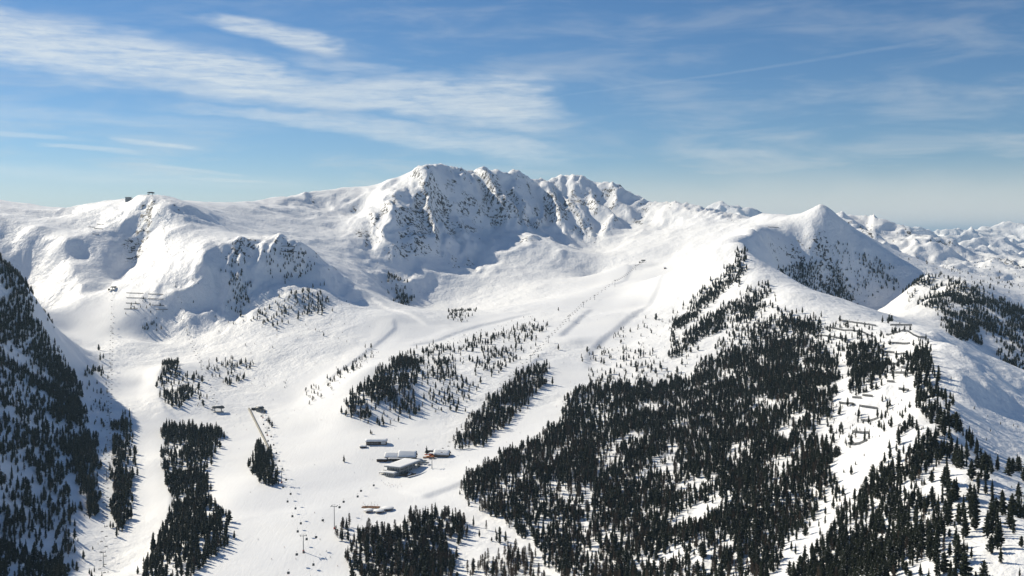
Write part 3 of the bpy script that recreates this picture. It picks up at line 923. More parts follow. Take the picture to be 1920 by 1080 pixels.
# wooded zones: outline in the photo, range of distances, chance per 5 m cell, heights, share of larches, key
ZONES = [
 ([(870,915),(880,892),(960,850),(1050,800),(1062,745),(1110,728),(1240,722),(1300,695),(1340,668),(1400,645),(1450,605),(1500,592),(1530,612),(1545,655),(1570,700),(1560,765),(1520,805),(1560,845),(1560,905),(1530,965),(1480,1005),(1440,1100),(1060,1100),(1000,1020),(930,970),(880,950)],700,2200,.33,(7,16),.16,'big'),
 ([(870,915),(880,892),(960,850),(1050,800),(1120,800),(1150,900),(1200,1000),(1240,1100),(1060,1100),(1000,1020),(930,970),(880,950)],800,1700,.06,(11,19),1.0,'big'),
 ([(1500,800),(1600,755),(1645,860),(1565,965),(1480,1070),(1430,1000)],800,1500,.045,(6,13),.05,'big'),
 ([(1590,650),(1660,650),(1665,705),(1625,740),(1595,740)],1300,2000,.36,(9,14),0,'crest'),
 ([(1470,1100),(1535,1025),(1600,935),(1650,885),(1680,830),(1705,805),(1760,815),(1775,855),(1745,895),(1765,965),(1800,1100)],550,1300,.30,(8,15),.04,'low'),
 ([(1745,765),(1790,745),(1812,805),(1850,870),(1900,975),(1930,1100),(1800,1100),(1765,955),(1775,885)],500,1300,.11,(11,18),0,'edge'),
 ([(1840,860),(1920,860),(1960,1100),(1920,1100)],500,1300,.03,(11,17),0,'edge'),
 ([(1712,655),(1738,645),(1752,705),(1772,755),(1752,805),(1732,785),(1708,730)],950,1700,.18,(10,16),0,'edge'),
 ([(1396,468),(1404,492),(1380,535),(1340,575),(1290,605),(1260,630),(1262,606),(1310,555),(1360,508)],2000,2700,.24,(8,14),0,'upper'),
 ([(1442,530),(1448,562),(1420,588),(1360,614),(1335,630),(1300,646),(1258,680),(1262,650),(1310,606),(1350,582),(1400,548)],1800,2400,.24,(8,14),0,'upper'),
 ([(1400,590),(1480,570),(1510,600),(1450,640),(1340,670),(1350,630)],1700,2300,.13,(7,13),0,'upper'),
 ([(1090,665),(1200,645),(1310,655),(1300,700),(1110,740),(1095,720)],1700,2400,.055,(7,14),.15,'upper'),
 ([(1098,660),(1160,620),(1240,585),(1245,610),(1180,640),(1110,672)],1900,2700,.03,(6,11),.1,'upper'),
 ([(1660,600),(1740,640),(1712,740),(1690,830),(1580,900),(1560,850),(1560,765),(1600,740)],900,2000,.035,(8,14),0,'crest'),
 ([(1500,585),(1600,610),(1660,640),(1600,660),(1560,700),(1530,640)],1500,2200,.12,(7,13),0,'crest'),
 ([(1440,540),(1470,505),(1510,490),(1570,505),(1602,560),(1590,582),(1540,578),(1500,572),(1455,548)],2500,3250,.40,(8,13),0,'horn'),
 ([(1610,470),(1650,490),(1692,512),(1682,545),(1660,545),(1622,505)],2500,3250,.16,(8,13),0,'horn'),
 ([(1530,450),(1600,460),(1650,520),(1620,570),(1560,520)],2500,3300,.11,(6,10),0,'horn'),
 ([(1692,508),(1740,520),(1800,530),(1850,545),(1872,562),(1930,582),(1930,650),(1860,628),(1820,612),(1790,594),(1760,584),(1720,574),(1702,545)],2150,3000,.19,(9,14),0,'righthill'),
 ([(1760,590),(1830,612),(1842,645),(1800,640),(1775,615)],1900,2700,.17,(9,14),0,'righthill'),
 ([(1862,645),(1930,650),(1930,780),(1890,720)],1900,2600,.15,(9,14),0,'righthill'),
 ([(1700,480),(1900,500),(1930,560),(1850,540),(1730,515)],2700,4600,.006,(7,10),0,'righthill'),
 ([(-40,470),(0,492),(22,504),(54,542),(72,602),(110,655),(148,722),(158,792),(180,835),(182,965),(170,985),(150,905),(110,835),(95,770),(60,720),(-40,660)],1200,2250,.36,(10,17),.05,'leftflank'),
 ([(-40,650),(60,710),(100,830),(152,955),(120,1095),(-40,1095)],900,1800,.14,(9,17),.05,'leftflank'),
 ([(60,560),(75,545),(110,600),(90,620)],1900,2400,.10,(7,12),0,'leftflank'),
 ([(211,795),(237,782),(248,855),(248,925),(238,985),(220,1025),(212,965),(215,875)],1050,1850,.28,(10,17),.10,'strip'),
 ([(140,692),(200,680),(206,725),(190,745),(150,728)],1700,2150,.085,(8,14),.1,'strip'),
 ([(160,745),(205,755),(205,880),(190,900)],1300,1900,.05,(6,11),.1,'strip'),
 ([(20,1090),(60,1050),(200,1050),(190,1095)],950,1300,.05,(6,12),.1,'strip'),
 ([(305,795),(320,775),(345,788),(380,793),(410,803),(415,832),(395,853),(385,905),(390,942),(420,972),(440,1012),(435,1035),(400,1048),(330,1095),(265,1095),(272,1055),(300,1005),(320,985),(320,925),(305,865)],950,1800,.25,(9,17),.06,'tongue'),
 ([(298,690),(320,662),(335,692),(365,702),(380,722),(390,748),(360,768),(330,768),(305,748)],1600,2200,.19,(9,15),.1,'knoll'),
 ([(385,682),(470,676),(475,702),(440,722),(400,714)],1700,2300,.11,(8,13),.2,'knoll'),
 ([(470,882),(485,830),(500,852),(518,892),(515,914),(490,904)],1300,1750,.34,(10,17),0,'triangle'),
 ([(648,755),(680,724),(710,698),(762,668),(782,684),(782,772),(770,792),(730,797),(690,792),(648,780)],1600,2150,.30,(10,16),.30,'island'),
 ([(762,665),(800,652),(900,634),(1000,605),(1020,612),(1000,655),(940,695),(880,745),(850,785),(800,768),(787,704)],1650,2600,.095,(8,14),.1,'island'),
 ([(852,838),(870,803),(920,754),(960,718),(1000,692),(1022,692),(1022,718),(985,763),(940,803),(890,843)],1500,2100,.33,(10,16),.40,'ribbon'),
 ([(622,1002),(650,985),(668,1000),(745,1000),(768,974),(800,970),(850,970),(872,984),(866,1015),(842,1036),(862,1095),(662,1095),(652,1030)],1000,1400,.30,(10,19),.35,'bottom'),
 ([(868,1095),(890,1055),(960,1028),(1012,1048),(1022,1095)],1000,1300,.16,(11,16),.85,'bottom'),
 ([(880,985),(945,1000),(960,1020),(890,1040)],1050,1300,.03,(9,14),.2,'bottom'),
 ([(430,475),(455,462),(472,555),(445,605),(432,565)],2300,2900,.14,(7,12),0,'front'),
 ([(497,466),(560,460),(592,502),(560,524),(512,522)],2500,2950,.14,(7,11),0,'front'),
 ([(480,585),(540,558),(562,545),(592,540),(620,538),(612,592),(560,594),(520,614),(480,604)],2300,2900,.12,(8,13),0,'front'),
 ([(225,560),(330,560),(332,622),(262,622)],2200,2750,.045,(7,11),0,'front'),
 ([(330,520),(440,480),(430,600),(340,620)],2200,2850,.008,(6,10),0,'front'),
 ([(730,512),(750,522),(772,568),(756,574),(735,545)],2950,3450,.22,(9,14),0,'front'),
 ([(690,420),(760,440),(750,500),(720,490),(690,450)],3250,3650,.03,(6,9),0,'front'),
 ([(566,738),(578,722),(598,728),(604,748),(580,758)],1850,2150,.09,(7,11),.6,'roadside'),
 ([(604,722),(700,650),(712,656),(618,732)],1900,2400,.12,(7,12),.4,'roadside'),
 ([(400,560),(640,560),(700,620),(560,690),(420,650)],1900,2750,.004,(4,7),.7,'roadside'),
 ([(840,590),(880,575),(890,590),(850,618)],2500,3100,.05,(8,12),0,'roadside'),
]


def in_poly(px, py, poly):
    c = np.zeros(px.shape, bool)
    n = len(poly)
    for i in range(n):
        x0, y0 = poly[i]
        x1, y1 = poly[(i + 1) % n]
        m = (y0 > py) != (y1 > py)
        with np.errstate(divide='ignore', invalid='ignore'):
            xi = (x1 - x0) * (py - y0) / (y1 - y0 + 1e-12) + x0
        c ^= m & (px < xi)
    return c


def plant():
    """jittered 5 m cells over the wooded ground"""
    out = []
    cell = 5.0
    ylist = np.arange(480, 4700, cell)
    for zi, (poly, d0, d1, p, hh, lf, key) in enumerate(ZONES):
        pxs = [q[0] for q in poly]
        xa = min((min(pxs) - 960) / F_PX * d0, (min(pxs) - 960) / F_PX * d1) - 30
        xb = max((max(pxs) - 960) / F_PX * d0, (max(pxs) - 960) / F_PX * d1) + 30
        gx, gy = np.meshgrid(np.arange(xa, xb, cell), np.arange(d0, d1, cell))
        gx, gy = gx.ravel(), gy.ravel()
        rg = np.random.default_rng(100 + zi)
        # clumps and gaps
        clump = fbm(gx / 55, gy / 90, 3, 500 + zi)
        pp = p * (2.1 if p > 0.13 else 1.35)
        m = rg.random(gx.shape) < pp * np.clip(1.12 + 1.5 * clump, 0.15, 1.9)
        gx, gy = gx[m] + rg.uniform(-2.2, 2.2, m.sum()), gy[m] + rg.uniform(-2.2, 2.2, m.sum())
        z = height(gx, gy)
        px, py = project(gx, gy, z)
        wob = fbm(gx / 22, gy / 34, 2, 900 + zi), fbm(gx / 22 + 9, gy / 34 + 4, 2, 950 + zi)
        k = in_poly(px + 9 * wob[0] + rg.normal(0, 4, px.shape), py + 7 * wob[1] + rg.normal(0, 3, px.shape), poly)
        gx, gy, z, px, py = gx[k], gy[k], z[k], px[k], py[k]
        hgt = rg.uniform(hh[0], hh[1], gx.shape) * np.where(rg.random(gx.shape) < .30, rg.uniform(.35, .8, gx.shape), 1.0)
        larch = rg.random(gx.shape) < lf
        for i in range(len(gx)):
            out.append((gx[i], gy[i], z[i], hgt[i], bool(larch[i]), key, px[i], py[i]))
    return out


TREES = plant()
print('trees', len(TREES), 'larch', sum(t[4] for t in TREES))
def link(ob, parent=None):
    COL.objects.link(ob)
    if parent is not None:
        ob.parent = parent
    return ob


def obj(name, me, parent=None):
    return link(bpy.data.objects.new(name, me), parent)


def thing(name, label, cat, loc, rotz=0.0, scale=1.0, group=None):
    o = bpy.data.objects.new(name, None)
    COL.objects.link(o)
    o.empty_display_size = 1.0
    o.location = loc
    o.rotation_euler = (0, 0, rotz)
    o.scale = (scale,) * 3 if isinstance(scale, (int, float)) else scale
    o['label'] = label
    o['category'] = cat
    if group:
        o['group'] = group
    return o


ZLAB = {
 'big': ('in the large right-hand forest', 'trees of the large right-hand forest'),
 'crest': ('among the snow fences on the right-hand ridge', 'trees among the snow fences on the right'),
 'low': ('in the dark wood at the lower right', 'trees of the lower right wood'),
 'edge': ('along the steep right-hand ridge edge', 'trees along the right ridge edge'),
 'upper': ('above the large right-hand forest', 'trees on the upper edge of the right forest'),
 'horn': ('under the pointed snow peak on the right', 'trees under the pointed peak'),
 'righthill': ('on the wooded hill at the far right', 'trees of the far right hill'),
 'leftflank': ('on the shaded left-hand flank', 'trees of the shaded left flank'),
 'strip': ('in the narrow left-hand strip', 'trees beside the left piste'),
 'tongue': ('in the tongue between lower pistes', 'trees of the tongue between the pistes'),
 'knoll': ('on the knoll beside the left-hand piste', 'trees on the knoll by the left piste'),
 'triangle': ('in the triangular clump by the gondola', 'trees of the triangular clump'),
 'island': ('in the wooded island between pistes', 'trees of the wooded island'),
 'ribbon': ('in the ribbon above the lodges', 'trees of the ribbon of wood above the lodges'),
 'bottom': ('in the wood at the bottom centre', 'trees of the bottom centre wood'),
 'front': ('on the shaded left mountain front', 'trees on the left mountain front'),
 'roadside': ('along the middle piste edge', 'trees along the middle piste edge'),
}


def plant_individual(t, i, kind, spot):
    x, y, z, h, larch, key, px, py = t
    rg = np.random.default_rng(9000 + i)
    if larch:
        v = int(rg.integers(len(LARCHES)))
        tr, cr = LARCHES[v]
        nm, lab = 'larch_tree', 'bare brown %s larch ' % (('tall' if h > 15 else 'middling' if h > 11 else 'small') + ' ' + ('straight', 'narrow', 'spreading')[v])
    else:
        v = int(rg.integers(len(CONIFERS)))
        tr, cr = CONIFERS[v]
        nm, lab = 'conifer_tree', 'dark %s conifer ' % (('tall' if h > 13.5 else 'middling' if h > 10 else 'small') + ' ' + ('pointed', 'round-topped', 'slender', 'broad', 'ragged')[v])
    s = h / 10.0
    wide = s * rg.uniform(0.85, 1.2) * (1.2 if key == 'edge' else 1.0)
    o = thing(nm, lab + spot + ' ' + ZLAB[key][0], 'tree', (x, y, z), rg.uniform(0, 6.28), (wide, wide, s), ('larch ' if larch else 'conifer ') + ZLAB[key][1])
    obj('trunk', tr, o)
    obj('crown', cr, o)
    return o


def forest_stuff(name, items, protos, label, cat):
    """all the remaining trees as one object: points that carry a tree each"""
    me = bpy.data.meshes.new(name)
    n = len(items)
    co = np.array([(t[0], t[1], t[2]) for t in items], dtype=np.float32)
    me.vertices.add(n)
    me.vertices.foreach_set('co', co.ravel())
    rg = np.random.default_rng(len(items))
    sc = np.array([t[3] / 10.0 for t in items], dtype=np.float32)
    w = sc * rg.uniform(0.85, 1.2, n)
    scl = np.stack([w, w, sc], 1).astype(np.float32)
    a = me.attributes.new('tree_scale', 'FLOAT_VECTOR', 'POINT')
    a.data.foreach_set('vector', scl.ravel())
    a = me.attributes.new('tree_turn', 'FLOAT', 'POINT')
    a.data.foreach_set('value', rg.uniform(0, 6.28, n).astype(np.float32))
    a = me.attributes.new('tree_pick', 'INT', 'POINT')
    a.data.foreach_set('value', rg.integers(0, len(protos), n).astype(np.int32))
    ob = obj(name, me)
    ob['kind'] = 'stuff'
    ob['label'] = label
    ob['category'] = cat
    ng = bpy.data.node_groups.new(name, 'GeometryNodeTree')
    ng.interface.new_socket('Geometry', in_out='INPUT', socket_type='NodeSocketGeometry')
    ng.interface.new_socket('Geometry', in_out='OUTPUT', socket_type='NodeSocketGeometry')
    N, L = ng.nodes, ng.links
    gi, go = N.new('NodeGroupInput'), N.new('NodeGroupOutput')
    iop = N.new('GeometryNodeInstanceOnPoints')
    join = N.new('GeometryNodeJoinGeometry')
    # joining runs last link first
    for tr, cr in reversed(protos):
        j2 = N.new('GeometryNodeJoinGeometry')
        for ob2 in (tr, cr):
            oi = N.new('GeometryNodeObjectInfo')
            oi.transform_space = 'ORIGINAL'
            oi.inputs['Object'].default_value = ob2
            L.new(oi.outputs['Geometry'], j2.inputs[0])
        g2i = N.new('GeometryNodeGeometryToInstance')
        L.new(j2.outputs[0], g2i.inputs[0])
        L.new(g2i.outputs[0], join.inputs[0])

    def named(nm, typ):
        nd = N.new('GeometryNodeInputNamedAttribute')
        nd.data_type = typ
        nd.inputs['Name'].default_value = nm
        return nd.outputs['Attribute']
    L.new(gi.outputs[0], iop.inputs['Points'])
    L.new(join.outputs[0], iop.inputs['Instance'])
    iop.inputs['Pick Instance'].default_value = True
    L.new(named('tree_pick', 'INT'), iop.inputs['Instance Index'])
    cx = N.new('ShaderNodeCombineXYZ')
    L.new(named('tree_turn', 'FLOAT'), cx.inputs[2])
    L.new(cx.outputs[0], iop.inputs['Rotation'])
    L.new(named('tree_scale', 'FLOAT_VECTOR'), iop.inputs['Scale'])
    L.new(iop.outputs[0], go.inputs[0])
    md = ob.modifiers.new('trees', 'NODES')
    md.node_group = ng
    return ob


def grow_forest():
    con = [t for t in TREES if not t[4]]
    lar = [t for t in TREES if t[4]]
    def seen(t):
        return 2 < t[6] < 1918 and t[7] - t[3] / t[1] * F_PX < 1076 and t[7] < 1100
    def big(t):
        return t[3] / t[1] if seen(t) else t[3] / t[1] * 1e-3
    con.sort(key=big, reverse=True)
    lar.sort(key=big, reverse=True)
    pc, pl = {}, {}
    for part, off in ((con[:N_SINGLE], 0), (lar[:N_SINGLE_LARCH], 5000)):
        qs = {}
        for key in {t[5] for t in part}:
            a = np.array([(t[6], t[7]) for t in part if t[5] == key])
            qs[key] = np.quantile(a, (0.25, 0.5, 0.75), axis=0)
        for i, t in enumerate(part):
            q = qs[t[5]]
            cx = int((t[6] > q[:, 0]).sum())
            cy_ = int((t[7] > q[:, 1]).sum())
            spot = ('topmost', 'upper', 'lower', 'lowest')[cy_] + ' ' + ('far-left', 'mid-left', 'mid-right', 'far-right')[cx]
            plant_individual(t, off + i, '', spot)
    def protos(meshes):
        # one standing tree of every shape serves the mass as its pattern
        out = []
        for tr, cr in meshes:
            a = next(o for o in bpy.data.objects if o.data == tr)
            b = next(o for o in bpy.data.objects if o.data == cr)
            out.append((a, b))
        return out
    forest_stuff('conifer_forest', con[N_SINGLE:], protos(CONIFERS), 'mass of dark conifers covering the slopes on both sides', 'forest')
    forest_stuff('larch_wood', lar[N_SINGLE_LARCH:], protos(LARCHES), 'mass of bare brown larches mixed into the woods', 'forest')


N_SINGLE, N_SINGLE_LARCH = 300, 300
grow_forest()
# ================================================================== BUILT THINGS
class MB:
    """collects boxes, prisms and tubes and links them as one mesh"""
    def __init__(self):
        self.V, self.F = [], []

    def box(self, x0, x1, y0, y1, z0, z1):
        k = len(self.V)
        self.V += [(x, y, z) for z in (z0, z1) for y in (y0, y1) for x in (x0, x1)]
        for f in ((0, 2, 3, 1), (4, 5, 7, 6), (0, 1, 5, 4), (2, 6, 7, 3), (0, 4, 6, 2), (1, 3, 7, 5)):
            self.F.append(tuple(k + i for i in f))
        return self

    def prism(self, pts, axis, a, b):
        """extrude a 2-D outline along x ('x': pts are (y,z)), y ('y': pts are (x,z)) or z ('z': pts are (x,y))"""
        k, n = len(self.V), len(pts)
        for c in (a, b):
            for p, q in pts:
                self.V.append({'x': (c, p, q), 'y': (p, c, q), 'z': (p, q, c)}[axis])
        self.F.append(tuple(k + i for i in range(n)))
        self.F.append(tuple(k + n + i for i in reversed(range(n))))
        for i in range(n):
            j = (i + 1) % n
            self.F.append((k + j, k + i, k + n + i, k + n + j))
        return self

    def tube(self, p0, p1, r0, r1=None, n=8):
        tube(self.V, self.F, p0, p1, r0, r0 if r1 is None else r1, n)
        return self

    def rev(self, prof, n=14, cx=0, cy=0, sx=1.0, sy=1.0):
        """surface of revolution of (r, z) points"""
        k, m = len(self.V), len(prof)
        for r, z in prof:
            for i in range(n):
                t = 2 * math.pi * i / n
                self.V.append((cx + r * sx * math.cos(t), cy + r * sy * math.sin(t), z))
        for l in range(m - 1):
            for i in range(n):
                j = (i + 1) % n
                self.F.append((k + l * n + i, k + l * n + j, k + (l + 1) * n + j, k + (l + 1) * n + i))
        self.F.append(tuple(k + i for i in reversed(range(n))))
        self.F.append(tuple(k + (m - 1) * n + i for i in range(n)))
        return self

    def mesh(self, name, mat, smooth=False, bevel=0.0):
        me = new_mesh(name, self.V, self.F, mat, smooth)
        if bevel or True:
            bm = bmesh.new()
            bm.from_mesh(me)
            bmesh.ops.recalc_face_normals(bm, faces=bm.faces)
            if bevel:
                bmesh.ops.bevel(bm, geom=list(bm.edges), offset=bevel, segments=2, affect='EDGES', clamp_overlap=True)
            bm.to_mesh(me)
            bm.free()
        return me

    def build(self, name, mat, parent, smooth=False, bevel=0.0):
        return obj(name, self.mesh(name, mat, smooth, bevel), parent)


def lump_snow(name, x0, x1, y0, y1, z, th, parent, seed=0, crown=0.25, nx=14, ny=10, slope=None):
    """a lying snow cover with soft rounded edges; slope(x, y) lifts it along a roof"""
    rg = np.random.default_rng(seed)
    xs, ys = np.linspace(x0, x1, nx), np.linspace(y0, y1, ny)
    V, Fc = [], []
    for lev in (0, 1):
        for j in range(ny):
            for i in range(nx):
                e = min(i, nx - 1 - i, j, ny - 1 - j)
                t = (0.35, 0.85, 1.0)[min(e, 2)] * th * (1 + crown * rg.uniform(-.6, .6)) if lev else 0.0
                zz = z + (slope(xs[i], ys[j]) if slope else 0.0)
                V.append((xs[i], ys[j], zz + t))
    o = nx * ny
    for j in range(ny - 1):
        for i in range(nx - 1):
            a = j * nx + i
            Fc.append((o + a, o + a + 1, o + a + nx + 1, o + a + nx))
            Fc.append((a, a + nx, a + nx + 1, a + 1))
    rim = [i for i in range(nx)] + [nx - 1 + nx * j for j in range(1, ny)] + [nx * (ny - 1) + i for i in range(nx - 2, -1, -1)] + [nx * j for j in range(ny - 2, 0, -1)]
    for q in range(len(rim)):
        a, b = rim[q], rim[(q + 1) % len(rim)]
        Fc.append((a, b, o + b, o + a))
    return obj(name, new_mesh(name, V, Fc, M['snow'], True), parent)


M = {
 'snow': None,
 'wood_dark': plain('dark_timber', (0.075, 0.048, 0.032), 0.8, 0.2, 0.3, 1.2),
 'wood_mid': plain('timber', (0.22, 0.13, 0.075), 0.8, 0.2, 0.3, 1.2),
 'stone': plain('stone_wall', (0.30, 0.28, 0.26), 0.9, 0.2, 0.25, 0.8),
 'concrete': plain('concrete', (0.38, 0.38, 0.37), 0.9, 0.2, 0.15, 0.5),
 'panel_grey': plain('grey_cladding', (0.24, 0.26, 0.28), 0.6, 0.3, 0.12, 0.6),
 'steel': plain('galvanised_steel', (0.30, 0.31, 0.32), 0.45, 0.5, 0.15, 2.0, 0.6),
 'dark_steel': plain('dark_steel', (0.07, 0.075, 0.08), 0.5, 0.4, 0.2, 2.0, 0.3),
 'rubber': plain('black_plastic', (0.025, 0.025, 0.028), 0.6, 0.3, 0.2, 4.0),
 'cabin': plain('cabin_shell', (0.035, 0.040, 0.045), 0.35, 0.5, 0.15, 3.0),
 'frame': plain('white_window_frame', (0.62, 0.62, 0.60), 0.6, 0.3, 0.05, 2.0),
 'red_cloth': plain('red_canvas', (0.42, 0.075, 0.035), 0.85, 0.15, 0.2, 1.5),
 'orange_cloth': plain('orange_canvas', (0.55, 0.20, 0.07), 0.85, 0.15, 0.2, 1.5),
 'grey_cloth': plain('grey_green_canvas', (0.10, 0.12, 0.115), 0.85, 0.15, 0.2, 1.5),
 'tunnel': plain('tunnel_shell', (0.30, 0.28, 0.23), 0.5, 0.4, 0.15, 0.4),
 'red_paint': plain('red_mat', (0.45, 0.05, 0.03), 0.7, 0.2, 0.15, 2.0),
 'skin': plain('skin', (0.45, 0.28, 0.20), 0.6, 0.3, 0.1, 5.0),
}
_k = NT('roof_snow')
_k.base(SNOW)
_k.rough(0.6, 0.2)
_k.bump(_k.noise(0.9, 4, 0.55), 0.5, 0.4)
M['snow'] = _k.mat
_k = NT('window_glass')
_k.base((0.02, 0.03, 0.035, 1))
_k.rough(0.06, 0.8)
M['glass'] = _k.mat


def window_row(wall, axis, fixed, out, a0, a1, n, z0, z1, gap=0.35, depth=0.12):
    """n windows side by side on a wall; each a frame with its pane"""
    w = (a1 - a0) / n
    for i in range(n):
        p, q = a0 + i * w + gap / 2, a0 + (i + 1) * w - gap / 2
        t = 0.12
        f = MB()
        g = MB()
        def bx(mb, u0, u1, v0, v1, d0, d1):
            lo, hi = sorted((fixed + out * d0, fixed + out * d1))
            if axis == 'x':
                mb.box(u0, u1, lo, hi, v0, v1)
            else:
                mb.box(lo, hi, u0, u1, v0, v1)
        bx(f, p, q, z0, z0 + t, -0.02, depth)
        bx(f, p, q, z1 - t, z1, -0.02, depth)
        bx(f, p, p + t, z0 + t, z1 - t, -0.02, depth)
        bx(f, q - t, q, z0 + t, z1 - t, -0.02, depth)
        bx(g, p + t, q - t, z0 + t, z1 - t, -0.02, depth * 0.45)
        wo = f.build('window', M['frame'], wall)
        g.build('pane', M['glass'], wo)


def gable(name, parent, x0, x1, y0, y1, zw, rise, over, wallmat, th=0.7, seed=1, win_front=3, storeys=2, axis='x'):
    """walls with a gabled roof, ridge along x; deep snow on both slopes"""
    ym = (y0 + y1) / 2
    w = MB().prism([(y0, -2.5), (y1, -2.5), (y1, zw), (ym, zw + rise), (y0, zw)], 'x', x0, x1).build('wall', wallmat, parent)
    hw = (y1 - y0) / 2
    sl = rise / hw
    rf = MB().prism([(y0 - over, zw - over * sl + 0.05), (ym, zw + rise + 0.05), (y1 + over, zw - over * sl + 0.05), (y1 + over, zw - over * sl + 0.33), (ym, zw + rise + 0.33), (y0 - over, zw - over * sl + 0.33)], 'x', x0 - over, x1 + over).build('roof', M['wood_dark'], parent)
    lump_snow('roof_snow', x0 - over + .1, x1 + over - .1, y0 - over + .1, y1 + over - .1, zw + rise + 0.34, th, rf, seed, 0.25, 16, 11, lambda x, y: -abs(y - ym) * sl)
    if win_front:
        for s in range(storeys):
            zz = 0.9 + s * (zw - 0.6) / storeys
            window_row(w, 'x', y0, -1, x0 + 1, x1 - 1, win_front, zz, zz + 1.3, 1.1)
    return w, rf


def look_rot(dx, dy):
    return math.atan2(dy, dx)


def build_lodge():
    p = on_ground(749, 893)
    ang = math.radians(64)        # long axis runs away to the right
    t = thing('mountain_lodge', 'modern flat-roofed lodge with snowy roof, glass front and curved terrace wall', 'lodge', p, ang, 1.2)
    L, W = 42.0, 19.0            # x along the long side, y across (positive = left)
    MB().box(-2, L + 6, -16, W + 6, -6.0, 0.6).build('foundation', M['concrete'], t)
    lo = MB().box(-1.0, L - 10, 1.0, W - 1.0, 0.6, 5.2).build('lower_wall', M['panel_grey'], t)
    window_row(lo, 'y', -1.0, -1, 2, W - 2, 6, 1.2, 4.4, 0.5)
    window_row(lo, 'x', 1.0, -1, 1, L - 12, 9, 1.2, 4.4, 0.6)
    up = MB().box(2.0, L - 6, 0.4, W - 0.4, 5.2, 9.6).build('upper_wall', M['panel_grey'], t)
    window_row(up, 'x', 0.4, -1, 3, L - 7, 11, 5.9, 9.0, 0.3)
    window_row(up, 'y', 2.0, -1, 1.5, W - 1.5, 7, 6.2, 8.8, 0.5)
    rf = MB().box(-1.5, L + 4, -3.5, W + 1.5, 9.6, 10.9).build('roof', M['panel_grey'], t, bevel=0.08)
    lump_snow('roof_snow', -1.2, L + 3.7, -3.2, W + 1.2, 10.9, 0.8, rf, 3, 0.12, 26, 14)
    for x in (L + 2.5, L - 6, L - 16, L - 26):
        MB().tube((x, -2.6, 0.6), (x, -2.6, 9.6), 0.28, 0.28, 8).build('column', M['frame'], t)
    gl = MB().box(L - 5.9, L + 2.0, -2.3, -2.1, 0.6, 9.0).build('glass_screen', M['glass'], t)
    # rounded entrance canopy towards the camera
    en = MB().prism([(2.0, 0.6), (2.0, 4.2), (3.5, 5.0), (W - 5, 5.0), (W - 3, 4.2), (W - 3, 0.6)], 'x', -8.0, -1.05).build('entrance_hall', M['panel_grey'], t)
    window_row(en, 'y', -8.0, -1, 2.6, W - 3.6, 5, 0.9, 4.0, 0.4)
    lump_snow('canopy_snow', -9.0, -1.2, 1.2, W - 2.2, 5.0, 1.0, en, 5, 0.2, 10, 14)
    # terrace with curved parapet on the right
    MB().box(-1, L + 4, -15.0, 0.9, 0.6, 0.95).build('terrace_deck', M['wood_mid'], t)
    pw = MB()
    arc = [(-6 + 3.2 * i, -15.5 - 5.0 * math.sin(math.pi * min(1, max(0, i / 16)))) for i in range(17)]
    for a, b in zip(arc[:-1], arc[1:]):
        d = Vector((b[0] - a[0], b[1] - a[1]))
        nrm = Vector((-d.y, d.x)).normalized() * 0.35
        pw.prism([(a[0] - nrm.x, a[1] - nrm.y), (b[0] - nrm.x, b[1] - nrm.y), (b[0] + nrm.x, b[1] + nrm.y), (a[0] + nrm.x, a[1] + nrm.y)], 'z', -4.0, 2.0)
    par = pw.build('terrace_wall', M['concrete'], t)
    sc = MB()
    for a, b in zip(arc[:-1], arc[1:]):
        d = Vector((b[0] - a[0], b[1] - a[1]))
        nrm = Vector((-d.y, d.x)).normalized() * 0.5
        sc.prism([(a[0] - nrm.x, a[1] - nrm.y), (b[0] - nrm.x, b[1] - nrm.y), (b[0] + nrm.x, b[1] + nrm.y), (a[0] + nrm.x, a[1] + nrm.y)], 'z', 2.0, 2.5)
    sc.build('wall_snow', M['snow'], par)
    # snow-capped bar counters on the terrace
    for q, (x, y) in enumerate(((2, -11), (7, -9), (13, -12))):
        b = MB().box(x, x + 5.5, y, y + 1.6, 0.95, 2.0).build('bar_counter', M['wood_dark'], t)
        lump_snow('counter_snow', x - .2, x + 5.7, y - .2, y + 1.8, 2.0, 0.6, b, 20 + q, 0.2, 8, 5)
    # lower annex on the left with two long snowy roofs
    an = MB().box(6, L - 4, W + 0.4, W + 8, -3, 4.0).build('annex_wall', M['wood_dark'], t)
    lump_snow('annex_snow', 5.4, L - 3.4, W + 0.5, W + 8.4, 4.0, 0.7, an, 8, 0.2, 22, 8)
    cv = MB().box(-4, 6, W + 1.0, W + 7, 2.6, 3.1).build('porch_roof', M['wood_dark'], t)
    lump_snow('porch_snow', -4.2, 6.0, W + 0.8, W + 7.2, 3.1, 0.6, cv, 9, 0.2, 10, 8)
    for x in (-3.5, 5.4):
        for y in (W + 1.4, W + 6.6):
            MB().box(x - .15, x + .15, y - .15, y + .15, -3, 2.6).build('post', M['wood_dark'], t)
    return t


